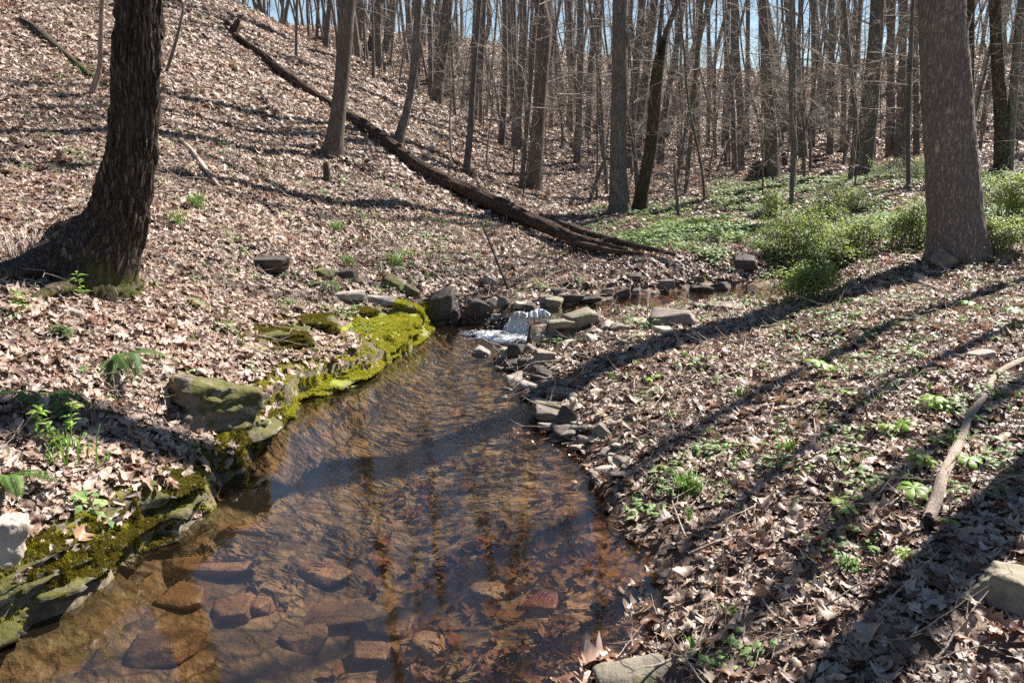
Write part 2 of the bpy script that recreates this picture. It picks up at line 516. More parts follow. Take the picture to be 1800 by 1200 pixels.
ctl = []
def cz(px, py, z): ctl.append(at_z(px, py, z))
def cd(px, py, D): ctl.append(at_d(px, py, D))
def cw(x, y, z): ctl.append(np.array([x, y, z], float))
for x, y in shore_px[:13:2]: cz(x, y, .08)
for x, y in shore_px[13:]: cz(x, y, .015)
for q in ((1.4, 1.2, .18), (.6, .9, .1), (0.2, .2, .15), (-1, -.8, .1), (2.2, -.5, .35), (-3.4, -.6, 0), (-4.2, .6, .1)): cw(*q)
# left bank and hillside
for q in ((0, 1000, .2), (100, 920, .25), (250, 880, .2), (0, 800, .42), (150, 750, .4), (0, 650, .6), (330, 760, .2), (420, 690, .2), (300, 690, .36),
          (500, 600, .25), (600, 550, .24), (620, 515, .32), (690, 560, .12), (720, 520, .22)): cz(*q)
for q in ((0, 500, 4.3), (0, 400, 5.6), (0, 200, 8), (0, 0, 12), (300, 600, 4.6), (300, 500, 5.4), (300, 400, 6.3), (300, 200, 9.3), (300, 0, 14.5),
          (200, 540, 4.7), (100, 460, 5.0), (450, 500, 6.2), (600, 450, 7.6), (450, 400, 7.2), (450, 250, 9.8), (450, 100, 14), (750, 480, 7.5), (700, 400, 8.8),
          (750, 340, 10.6), (590, 290, 10), (600, 200, 13), (600, 100, 20), (450, 30, 19), (370, 0, 20), (700, 255, 12), (700, 150, 22), (800, 200, 22),
          (860, 220, 24), (920, 270, 20), (960, 300, 17), (820, 305, 13), (940, 350, 13), (1095, 385, 11.8), (860, 480, 8.0), (900, 430, 9.2), (1000, 440, 9.0),
          (1100, 300, 19), (1200, 330, 15), (1355, 315, 17), (1510, 320, 15), (1300, 310, 17.5), (1200, 400, 10.6), (1350, 400, 10.2), (1500, 400, 9.6),
          (1700, 380, 9.5), (1680, 455, 7.5), (1800, 420, 8.3), (1800, 300, 15), (1600, 300, 16)): cd(*q)
# right bank and stream banks
for q in ((1800, 640, .42), (1800, 850, .35), (1800, 1100, .28), (1500, 1200, .17), (1250, 1190, .06), (1300, 900, .12), (1500, 900, .24), (1300, 700, .2),
          (1500, 700, .33), (1650, 600, .4), (1500, 560, .36), (1400, 530, .26), (1340, 600, .27), (1150, 640, .19), (1060, 690, .12), (1150, 800, .1), (1060, 600, .15),
          (1100, 495, .27), (1250, 480, .28), (900, 520, .27), (800, 520, .28), (1180, 462, .36), (1050, 575, .17), (1200, 575, .2), (1000, 610, .08)): cz(*q)
for q in ((-14, 16, 5.6), (-20, 30, 8), (-12, 30, 4), (-6, 34, 1.9), (0, 30, 1.6), (5, 30, 1.5), (12, 30, 1.6), (25, 30, 2), (-18, 60, 8.5), (-8, 60, 8), (0, 60, 7.2), (8, 60, 6.1), (15, 60, 5.3),
          (29, 60, 6.8), (48, 60, 8), (0, 100, 8.5), (-40, 100, 9), (40, 100, 6), (-7, 42, 4.4), (0, 42, 4.0), (10, 42, 3.4), (22, 42, 3.8), (8, 8, .55), (12, 15, .9), (5, 4, .55), (3.5, 1.5, .5), (6, 0, .6),
          (-4, 2, 1.2), (-8, 6, 2.5), (-5, 4, 1.45), (10, 22, .9), (4, 22, .7), (-4, 0.2, 1.0), (16, 24, 1.2)): cw(*q)
ctl = np.array(ctl)

def warp(x, y):
    yy = np.maximum(y, -1.0) + 3
    return np.clip(x / yy, -1.5, 1.5) * 2.2, np.log(yy) * 1.6
U = np.stack(warp(ctl[:, 0], ctl[:, 1]), 1)
n_c = len(ctl)
def tk(r2): return np.where(r2 > 1e-12, r2 * np.log(np.maximum(r2, 1e-12)) * .5, 0)
K = tk(((U[:, None] - U[None]) ** 2).sum(-1)) + np.eye(n_c) * 2e-3
Pm = np.concatenate([np.ones((n_c, 1)), U], 1)
A = np.block([[K, Pm], [Pm.T, np.zeros((3, 3))]])
sol = np.linalg.solve(A, np.concatenate([ctl[:, 2], np.zeros(3)]))
def tps(x, y):
    u, v = warp(x, y)
    r = sol[n_c] + sol[n_c + 1] * u + sol[n_c + 2] * v
    for k in range(n_c):
        r = r + sol[k] * tk((u - U[k, 0]) ** 2 + (v - U[k, 1]) ** 2)
    return r

def grow(a, b, s0, g):
    o, s = [a], s0
    while o[-1] < b:
        s *= g; o.append(o[-1] + s)
    return o
xs_r = grow(4.8, 110, .034, 1.045)
xs = np.array([-q for q in xs_r[::-1]] + list(np.arange(-4.766, 4.78, .034)) + xs_r)
ys = np.array(list(np.arange(-4, 1.2, .12)) + list(np.arange(1.2, 9.5, .034)) + grow(9.5, 190, .036, 1.028))
GX, GY = np.meshgrid(xs, ys)
gx, gy = GX.ravel(), GY.ravel()
gz = tps(gx, gy)
D1 = sdist(pool, gx, gy)
D2 = sdist(upper, gx, gy)
jit = (fbm2(gx * 4, gy * 4, 3, 3) - .5) * .16
D1j = D1 + jit
D2j = D2 + jit * .9
near = np.clip(1.2 - np.abs(np.hypot(gx, gy - 4)) / 60, .2, 1)
bumpy = (fbm2(gx * .5, gy * .5, 3, 5) - .5) * np.clip(np.hypot(gx, gy) * .05, .06, .9) * .7 + (fbm2(gx * 2.3, gy * 2.3, 4, 9) - .5) * .12 * np.clip(D1, 0, 1) + (fbm2(gx * 9, gy * 9, 3, 11) - .5) * .04
gz = gz + bumpy
left = gx < np.interp(gy, [0, 3, 4, 5.5, 6.4], [-2.0, -1.2, -1.0, -.7, -.45])
minout = np.where(left, np.minimum(.16, D1j * 1.7), np.minimum(.25, D1j * .10)) + .004
out1 = D1j > 0
gz = np.where(out1, np.maximum(gz, minout), gz)
blend = np.clip(D1j / .25, 0, 1)
gz = np.where(out1 & ~left, gz * blend + np.minimum(gz, minout + D1j * .25) * (1 - blend), gz)
ind = -D1j
depth = np.where(left, np.minimum(.2, ind * .55), np.minimum(.2, ind * .16 + .0)) + .012
depth = np.minimum(depth, .06 + .16 * np.clip((gx + 2) * 0 + 1, 0, 1))
depth *= 0.75 + .5 * fbm2(gx * 1.3, gy * 1.3, 4, 21)
gz = np.where(~out1, -depth, gz)
# the upper reach
top = .16
in2 = (D2j < 0) & (D1j > .02)
gz = np.where(in2, top - np.minimum(.07, -D2j * .5) - .01, gz)
ring2 = (D2j >= 0) & (D2j < .35) & (D1j > .05) & ~in2
gz = np.where(ring2, np.minimum(np.maximum(gz, top + .008 + D2j * .1), top + .012 + D2j * np.where(gy > 7.2 + gx * .1, .6, .16)), gz)
HZ = gz.reshape(GX.shape)

def H(x, y):
    x = np.asarray(x, float); y = np.asarray(y, float)
    i = np.clip(np.searchsorted(xs, x) - 1, 0, len(xs) - 2)
    j = np.clip(np.searchsorted(ys, y) - 1, 0, len(ys) - 2)
    tx = np.clip((x - xs[i]) / (xs[i + 1] - xs[i]), 0, 1); ty = np.clip((y - ys[j]) / (ys[j + 1] - ys[j]), 0, 1)
    return (HZ[j, i] * (1 - tx) + HZ[j, i + 1] * tx) * (1 - ty) + (HZ[j + 1, i] * (1 - tx) + HZ[j + 1, i + 1] * tx) * ty
def N(x, y, e=.08):
    nx = -(H(x + e, y) - H(x - e, y)) / (2 * e); ny = -(H(x, y + e) - H(x, y - e)) / (2 * e)
    n = np.stack([nx, ny, np.ones_like(nx)], -1)
    return n / np.linalg.norm(n, axis=-1)[..., None]
MARCH = np.geomspace(1.2, 170, 1500)
def hit(px, py):
    P = np.array([0, 0, EYE])[None] + ray(px, py)[None] * MARCH[:, None]
    d = P[:, 2] - H(P[:, 0], P[:, 1])
    k = np.nonzero(d < 0)[0]
    if not len(k): return P[-1]
    k = k[0]
    if k == 0: return P[0]
    t = d[k - 1] / (d[k - 1] - d[k])
    return P[k - 1] * (1 - t) + P[k] * t

nx_, ny_ = len(xs), len(ys)
ii = (np.arange(ny_ - 1)[:, None] * nx_ + np.arange(nx_ - 1)[None]).ravel()
quads = np.stack([ii, ii + 1, ii + 1 + nx_, ii + nx_], 1)
dist_c = np.hypot(gx, gy)
wet = np.clip(1 - D1j / .03, 0, 1)
wet = np.maximum(wet, np.clip(-D2j / .04, 0, 1))
mud = np.where(~left, np.clip(1 - np.maximum(D1j, 0) / .22, 0, 1) * (D1j > 0), 0)
gpx, gpy, gD = project(np.stack([gx, gy, gz], 1))
greenm = ((gpx > 1050) & (gD > 8.5) & (gD < 16) & (gpy > 280)) * np.clip((gpx - 1050) / 250, 0, 1)
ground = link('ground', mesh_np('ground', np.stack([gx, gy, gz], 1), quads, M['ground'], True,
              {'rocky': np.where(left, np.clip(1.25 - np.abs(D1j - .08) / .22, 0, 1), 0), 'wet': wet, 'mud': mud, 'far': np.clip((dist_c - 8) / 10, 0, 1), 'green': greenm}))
tag(ground, kind='structure')

# ------------------------------------------------------------------ water
def water_sheet(name, x0, x1, y0, y1, step, zf, maskf, ripf):
    X = np.arange(x0, x1, step); Y = np.arange(y0, y1, step)
    a, b = np.meshgrid(X, Y); a, b = a.ravel(), b.ravel()
    keepv = maskf(a, b)
    nx = len(X); i0 = (np.arange(len(Y) - 1)[:, None] * nx + np.arange(nx - 1)[None]).ravel()
    q = np.stack([i0, i0 + 1, i0 + 1 + nx, i0 + nx], 1)
    q = q[keepv[q].any(1)]
    used = np.unique(q); rm = np.zeros(len(a), int); rm[used] = np.arange(len(used))
    V = np.stack([a, b, zf(a, b)], 1)[used]
    o = link(name, mesh_np(name, V, rm[q], M['water'], True, {'ripple': ripf(a, b)[used]}))
    return tag(o, kind='structure')
cas = at_z(915, 585, 0)
water_sheet('stream_pool_water', -4.4, 1.6, -1.2, 7.6, .05, lambda a, b: (fbm2(a * 9, b * 14, 2, 40) - .5) * .004 * np.clip((b - 2.5) / 3, .1, 1),
            lambda a, b: sdist(pool, a, b) < .16, lambda a, b: np.clip(1.35 - np.hypot(a - cas[0], b - cas[1]) / 3.0, .12, 1.5) + .35 * (fbm2(a * 2, b * 2, 3, 50) > .52))
lipY = at_z(940, 552, .16)[1]
water_sheet('upper_stream_water', -.4, 4.5, 6.4, 9.6, .05, lambda a, b: .16 + (fbm2(a * 9, b * 9, 3, 41) - .5) * .012,
            lambda a, b: (sdist(upper, a, b) < .10) & (b > lipY - .1 + 0 * a), lambda a, b: .9 + 0 * a)

# ------------------------------------------------------------------ scatter by geometry nodes (for stuff only)
def scatter(name, P, R, S, I, variants, parent=None):
    """P points, R euler, S scale, I variant index; variants = list of meshes"""
    coll = bpy.data.collections.new(name + '_kinds')
    for k, me in enumerate(variants):
        o = bpy.data.objects.new('%s_kind_%02d' % (name, k), me)
        coll.objects.link(o)
    me = bpy.data.meshes.new(name)
    me.vertices.add(len(P)); me.vertices.foreach_set('co', np.asarray(P, np.float32).ravel())
    a = me.attributes.new('rot', 'FLOAT_VECTOR', 'POINT'); a.data.foreach_set('vector', np.asarray(R, np.float32).ravel())
    a = me.attributes.new('scl', 'FLOAT', 'POINT'); a.data.foreach_set('value', np.asarray(S, np.float32))
    a = me.attributes.new('idx', 'INT', 'POINT'); a.data.foreach_set('value', np.asarray(I, np.int32))
    ng = bpy.data.node_groups.new(name, 'GeometryNodeTree')
    ng.interface.new_socket('Geometry', in_out='INPUT', socket_type='NodeSocketGeometry')
    ng.interface.new_socket('Geometry', in_out='OUTPUT', socket_type='NodeSocketGeometry')
    L = ng.links.new
    gi = ng.nodes.new('NodeGroupInput'); go = ng.nodes.new('NodeGroupOutput')
    ci = ng.nodes.new('GeometryNodeCollectionInfo'); ci.inputs['Collection'].default_value = coll
    ci.inputs['Separate Children'].default_value = True; ci.inputs['Reset Children'].default_value = True
    ip = ng.nodes.new('GeometryNodeInstanceOnPoints'); ip.inputs['Pick Instance'].default_value = True
    def na(n, t):
        x = ng.nodes.new('GeometryNodeInputNamedAttribute'); x.data_type = t; x.inputs['Name'].default_value = n
        return x.outputs['Attribute']
    er = ng.nodes.new('FunctionNodeEulerToRotation')
    L(na('rot', 'FLOAT_VECTOR'), er.inputs[0]); L(er.outputs[0], ip.inputs['Rotation'])
    L(na('scl', 'FLOAT'), ip.inputs['Scale']); L(na('idx', 'INT'), ip.inputs['Instance Index'])
    L(ci.outputs[0], ip.inputs['Instance']); L(gi.outputs[0], ip.inputs['Points']); L(ip.outputs[0], go.inputs[0])
    o = link(name, me, parent)
    md = o.modifiers.new('scatter', 'NODES'); md.node_group = ng
    return o

def rot_from(nrm, yaw, tilt_dir, tilt):
    """euler angles that stand a piece on normal nrm, spun by yaw and tipped by tilt towards tilt_dir"""
    n = nrm / np.linalg.norm(nrm, axis=1)[:, None]
    t = np.stack([np.cos(tilt_dir), np.sin(tilt_dir), 0 * tilt], 1)
    t -= (t * n).sum(1)[:, None] * n; t /= np.linalg.norm(t, axis=1)[:, None]
    z = n * np.cos(tilt)[:, None] + t * np.sin(tilt)[:, None]
    x = np.stack([np.cos(yaw), np.sin(yaw), 0 * yaw], 1)
    x -= (x * z).sum(1)[:, None] * z; x /= np.linalg.norm(x, axis=1)[:, None]
    y = np.cross(z, x)
    ry = np.arcsin(np.clip(-x[:, 2], -1, 1))
    rx = np.arctan2(y[:, 2], z[:, 2]); rz = np.arctan2(x[:, 1], x[:, 0])
    return np.stack([rx, ry, rz], 1)

# ------------------------------------------------------------------ leaves
def leaf_arrays(kind, seed):
    """one fallen leaf about 1 unit long, curled; returns V, quads"""
    r = np.random.default_rng(seed)
    m = 14
    t = np.linspace(0, 1, m)
    base = np.sin(np.pi * np.clip(t, .02, .985) ** .85) ** .8
    if kind == 'oak': w = base * (.30 + .0 * t) * (1 + .42 * np.sin(t * 6.28 * 3.3 + .6))
    elif kind == 'maple':
        w = np.interp(t, [0, .08, .2, .32, .45, .52, .62, .75, 1], [.03, .32, .56, .28, .36, .55, .22, .2, .02])
    elif kind == 'broken': w = np.clip(base * .34 * (1 + r.uniform(-.6, .5, m)), .02, 1) * (t < r.uniform(.5, .8)) + .01
    else: w = base * r.uniform(.2, .32)
    w = np.maximum(w, .012)
    sgn = np.array([-1, -.5, 0, .5, 1])
    X = t[:, None] + np.array([.05, .02, 0, .02, .05])[None] * r.uniform(.2, 1.4) - .5
    Y = w[:, None] * sgn[None] * (1 + r.uniform(-.15, .15, (m, 5)))
    k1 = r.uniform(.1, 1.3) * r.choice([-1, 1], p=[.35, .65]); k2 = r.uniform(-.6, .8)
    if kind == 'curl': k1 = r.uniform(2.2, 3.4); 
    Z = k1 * Y ** 2 * 1.6 + k2 * (X ** 2) * .7 + .25 * r.uniform(-1, 1) * X * Y
    Z += (r.uniform(-1, 1, (m, 5))) * .035 + .05 * np.sin(X * 9 + r.uniform(0, 6)) * np.abs(sgn)[None]
    if kind == 'curl':
        a = Y * 5.2; Y = np.sin(a) / 5.2 * 1.0; Z = (1 - np.cos(a)) / 5.2 + k2 * X ** 2 * .6
    V = np.stack([X, Y, Z], -1).reshape(-1, 3)
    V[:, 2] -= V[:, 2].min() * .6
    i = (np.arange(m - 1)[:, None] * 5 + np.arange(4)[None]).ravel()
    q = np.stack([i, i + 1, i + 6, i + 5], 1)
    # the stalk
    s = len(V)
    V = np.concatenate([V, [[-.5, -.012, V[2, 2]], [-.5, .012, V[2, 2]], [-.75, .05 * r.uniform(-1, 1) + .01, V[2, 2] + .06], [-.75, .0, V[2, 2] + .05]]])
    q = np.concatenate([q, [[s, s + 1, s + 2, s + 3]]])
    return V, q
KINDS_L = ['oak', 'maple', 'oval', 'curl', 'oak', 'oval', 'maple', 'oval', 'oak', 'oval', 'maple', 'oak', 'curl', 'oval', 'oak', 'broken', 'broken', 'broken']
LEAF = []
for k, kd in enumerate(KINDS_L):
    V, q = leaf_arrays(kd, 100 + k)
    LEAF.append(mesh_np('fallen_leaf', V * .1, q, M['litter'], True, {'tone': np.full(len(V), .37 * k % 1)}))
CLUMP = []
for c in range(6):
    r = np.random.default_rng(300 + c)
    VV, QQ, TT, n = [], [], [], 0
    for k in range(22):
        V, q = leaf_arrays(KINDS_L[r.integers(18)], 400 + c * 40 + k)
        V = V[::1]
        a, tl, td = r.uniform(0, 6.28), r.uniform(0, .75), r.uniform(0, 6.28)
        e = rot_from(np.array([[0, 0, 1.0]]), np.array([a]), np.array([td]), np.array([tl]))[0]
        from mathutils import Euler
        Rm = np.array(Euler(e).to_matrix())
        V = (V * r.uniform(.06, .12)) @ Rm.T + np.array([r.normal(0, .12), r.normal(0, .12), r.uniform(0, .035)])
        VV.append(V); QQ.append(q + n); TT.append(np.full(len(V), r.uniform())); n += len(V)
    CLUMP.append(mesh_np('leaf_clump', np.concatenate(VV), np.concatenate(QQ), M['litter_far'], True, {'tone': np.concatenate(TT)}))

# where moss lies on the ground and rocks (photo pixels: centre, half sizes, bright?)
MOSS_PX = [(690, 600, 60, 38, 1), (640, 570, 70, 22, 1), (590, 676, 66, 20, 1), (500, 712, 34, 16, 1), (470, 600, 60, 26, 0), (500, 575, 60, 18, 0), (560, 600, 50, 25, 0),
           (700, 560, 50, 12, 1), (330, 760, 120, 45, 0), (390, 790, 60, 40, 0), (180, 540, 22, 42, 0), (110, 985, 100, 45, 0), (260, 900, 60, 30, 0), (1255, 870, 16, 10, 0),
           (430, 770, 40, 25, 1), (1400, 850, 20, 12, 0), (215, 960, 30, 40, 1), (575, 300, 12, 20, 0), (1470, 470, 30, 8, 0)]

def visible_points(npts, x0, x1, y0, y1, dens=None, seed=0):
    r = np.random.default_rng(seed)
    X = r.uniform(x0, x1, npts); Y = r.uniform(y0, y1, npts)
    P = np.stack([X, Y, H(X, Y)], 1)
    px, py, D = project(P)
    k = (D > .6) & (px > -350) & (px < 2150) & (py > -250) & (py < 1450)
    return P[k], px[k], py[k], D[k]

def litter():
    r = np.random.default_rng(11)
    # single leaves, near
    P, px, py, D = visible_points(560000, -7.5, 8.0, 1.0, 11.5, seed=12)
    d1 = sdist(pool, P[:, 0], P[:, 1]); d2 = sdist(upper, P[:, 0], P[:, 1])
    keep = (d1 > .0) & (d2 > .07)
    dn = fbm2(P[:, 0] * 1.6, P[:, 1] * 1.6, 4, 60)
    prob = np.clip((dn - .22) * 5, .35, 1)
    prob = prob * np.where(D > 6.5, .66, 1)
    for mx, my, mw, mh, br in MOSS_PX[:6]:
        e = ((px - mx) / mw) ** 2 + ((py - my) / mh) ** 2
        prob = np.where(e < 1.1, prob * .10, prob)
    for fx, fy, fr in FOOT:
        prob = np.where((P[:, 0] - fx) ** 2 + (P[:, 1] - fy) ** 2 < (fr * .9) ** 2, prob * .06, prob)
    bar = (px > 830) & (px < 1110) & (py > 500) & (py < 790) & (py < 900 - (px - 900) * .25)
    prob = np.where(bar, prob * .38, prob)
    bare = (px > 1180) & (px < 1440) & (py > 940) & (py < 1200)
    prob = np.where(bare, prob * np.clip(.25 + (fbm2(P[:, 0] * 5, P[:, 1] * 5, 3, 70) - .4) * 3.5, .15, 1), prob)
    leftb = (P[:, 0] < -.4) & (P[:, 1] < 6.6)
    prob = np.where(leftb & (d1 < .10), prob * .15, prob)
    prob = np.where(~leftb & (d1 < .35), prob * np.clip(.35 + d1 * 1.6, 0, 1), prob)
    keep &= r.uniform(size=len(P)) < prob * .85
    P, D, px, py = P[keep], D[keep], px[keep], py[keep]
    P = np.concatenate([P, LEDGE_PTS]); D = np.concatenate([D, project(LEDGE_PTS)[2]])
    n = len(P)
    nr = N(P[:, 0], P[:, 1])
    lift = r.uniform(0, 1, n) ** 1.5 * .028 + .004
    Pl = P + nr * lift[:, None]
    R = rot_from(nr, r.uniform(0, 6.28, n), r.uniform(0, 6.28, n), np.abs(r.normal(0, .27, n)))
    S = np.clip(np.exp(r.normal(-.79, .38, n)), .2, .92) * np.where(D > 6.5, 1.15, 1)
    I = r.integers(0, len(LEAF), n)
    # leaves lying in the shallow right side of the pool
    Q, qx, qy, qD = visible_points(60000, -1.5, 1.4, 1.2, 6.5, seed=13)
    dd = sdist(pool, Q[:, 0], Q[:, 1])
    k = (dd < 0) & (dd > -1.4) & (Q[:, 0] > -.75) & (r.uniform(size=len(Q)) < np.clip(.19 + dd * .15, 0, .19) * np.clip((fbm2(Q[:, 0] * 1.6, Q[:, 1] * 1.6, 4, 77) - .30) * 3.5, 0.04, 1) * np.clip((qy - 740) / 150, 0, 1) * np.clip((Q[:, 0] + .75) / .5, 0, 1))
    Q, qD = Q[k], qD[k]
    m = len(Q)
    NQ = np.tile([0, 0, 1.0], (m, 1))
    Q[:, 2] += .004 + r.uniform(0, .02, m)
    R2 = rot_from(NQ, r.uniform(0, 6.28, m), r.uniform(0, 6.28, m), np.abs(r.normal(0, .07, m)))
    S2 = np.clip(r.normal(.72, .22, m), .3, 1.3)
    Pl = np.concatenate([Pl, Q]); R = np.concatenate([R, R2]); S = np.concatenate([S, S2]); I = np.concatenate([I, r.integers(0, len(LEAF), m)])
    ppx, ppy, D = project(Pl)
    infr = (ppx > 0) & (ppx < 1800) & (ppy > 0) & (ppy < 1195)
    score = np.where(infr, S / D * (Pl[:, 2] > -.01), 0)
    top = np.argsort(-score)[:300]
    for k in top:
        o = link('fallen_leaf', LEAF[I[k]], ground, Pl[k])
        o.rotation_euler = R[k]; o.scale = (S[k],) * 3
    rest = np.ones(len(Pl), bool); rest[top] = False
    print('single leaves', rest.sum())
    a = scatter('leaf_litter', Pl[rest], R[rest], S[rest], I[rest], LEAF, ground)
    tag(a, kind='stuff')
    # clumps, farther out
    Ps, Rs, Ss = [], [], []
    for (x0, x1, y0, y1, cnt, sc, sd) in ((-14, 14, 10.5, 20, 42000, .85, 21), (-26, 26, 19, 42, 70000, 1.25, 22), (-45, 45, 41, 75, 42000, 2.4, 24), (-14, -6, 2, 11, 8000, 1.1, 23)):
        P, px, py, D = visible_points(cnt, x0, x1, y0, y1, seed=sd)
        if sd == 23: 
            k = (P[:, 0] < -7.3); P = P[k]
        k = fbm2(P[:, 0], P[:, 1], 3, 61) > .3
        P = P[k]; n = len(P)
        nr = N(P[:, 0], P[:, 1], .3)
        Ps.append(P + nr * .012); Rs.append(rot_from(nr, r.uniform(0, 6.28, n), r.uniform(0, 6.28, n), np.abs(r.normal(0, .1, n))))
        Ss.append(r.uniform(.8, 1.3, n) * sc)
    P = np.concatenate(Ps); n = len(P); print('clumps', n)
    tag(scatter('hillside_leaf_litter', P, np.concatenate(Rs), np.concatenate(Ss), r.integers(0, len(CLUMP), n), CLUMP, ground), kind='stuff')
# ------------------------------------------------------------------ rocks
def ico(sub):
    bm = bmesh.new(); bmesh.ops.create_icosphere(bm, subdivisions=sub, radius=1)
    V = np.array([v.co[:] for v in bm.verts]); Fc = np.array([[v.index for v in f.verts] for f in bm.faces]); bm.free()
    return V, Fc
ICO = {s: ico(s) for s in (2, 3, 4, 5, 6)}
def rock_arrays(dims, seed, sub=4, nplanes=11, rough=.05, flat=False, strata=.0):
    V, Fc = ICO[sub]
    r = np.random.default_rng(seed)
    nn = r.normal(size=(nplanes, 3)); nn /= np.linalg.norm(nn, axis=1)[:, None]
    if flat: nn[0] = (.05, .04, 1); nn[1] = (0, .05, -1); nn /= np.linalg.norm(nn, axis=1)[:, None]
    c = r.uniform(.56, .80, nplanes)
    ax = np.array([[1, 0, 0], [-1, 0, 0], [0, 1, 0], [0, -1, 0], [0, 0, 1], [0, 0, -1.0]]) + r.normal(0, .22, (6, 3))
    ax /= np.linalg.norm(ax, axis=1)[:, None]
    nn[:6] = ax; c[:6] = r.uniform(.42, .60, 6)
    if flat: c[0] = .55; c[1] = .55
    dt = V @ nn.T
    rad = np.where(dt > .05, c[None] / np.maximum(dt, .05), 9).min(1)
    rad = np.minimum(rad, 1.0)
    rad *= 1 + (fbm3(V * 2.2 + seed, 4, seed) - .5) * rough * 3.0
    P = V * rad[:, None]
    if strata: P[:, :2] *= 1 + strata * (np.abs(((P[:, 2] * 3.3 + fbm3(P * 1.5, 2, seed) * 1.6) % 1) - .5) * 2 - .5)[:, None]
    P /= np.abs(P).max(0)[None]
    P = P * np.array(dims)[None] * .5
    nz = (fbm3(P * 14 / max(dims) * .7 + seed, 4, seed + 5) - .5)
    P += V * nz[:, None] * rough * min(dims) * 1.2
    return P, Fc
FOOT = []
MOSSY = []        # (world verts, faces, bright)
def rock(px, py, w, h, mat, label, sub=4, tilt=0., yaw=None, dep=.75, sink=.3, flat=False, group=None, name='rock', cat='rock', zfix=None, hs=1.0, mossy=None, rough=.05):
    """px,py centre in the photo, w,h its size there"""
    P0 = hit(px, py + h * .35) if zfix is None else at_z(px, py + h * .2, zfix)
    D = depth_of(P0)
    W = w * D / F
    Hh = max(h * D / F * .9 * hs, W * .1)
    seed = int(px * 7 + py * 13)
    r = random.Random(seed)
    V, Fc = rock_arrays((W, W * dep, Hh * (1 + sink)), seed, sub, flat=flat, rough=rough, strata=.10 if w > 60 and px < 760 else (.05 if w > 30 else 0))
    FOOT.append((P0[0], P0[1] + W * dep * .2, W * .5 * (dep + 1) / 2))
    a = yaw if yaw is not None else r.uniform(-.35, .35)
    ca, sa = math.cos(a), math.sin(a); ct, st = math.cos(tilt), math.sin(tilt)
    V = V @ np.array([[ct, 0, -st], [0, 1, 0], [st, 0, ct]])
    V = V @ np.array([[ca, sa, 0], [-sa, ca, 0], [0, 0, 1]])
    base = P0 + np.array([0, W * dep * .2, 0])
    base[2] = (H(base[0], base[1]) if zfix is None else zfix) + Hh * .5 * (1 - sink)
    o = link(name, mesh_np(name, V, Fc, M[mat], True), None, base)
    tag(o, label, cat, group)
    if mossy is not None: MOSSY.append((V + base, Fc, mossy))
    return o

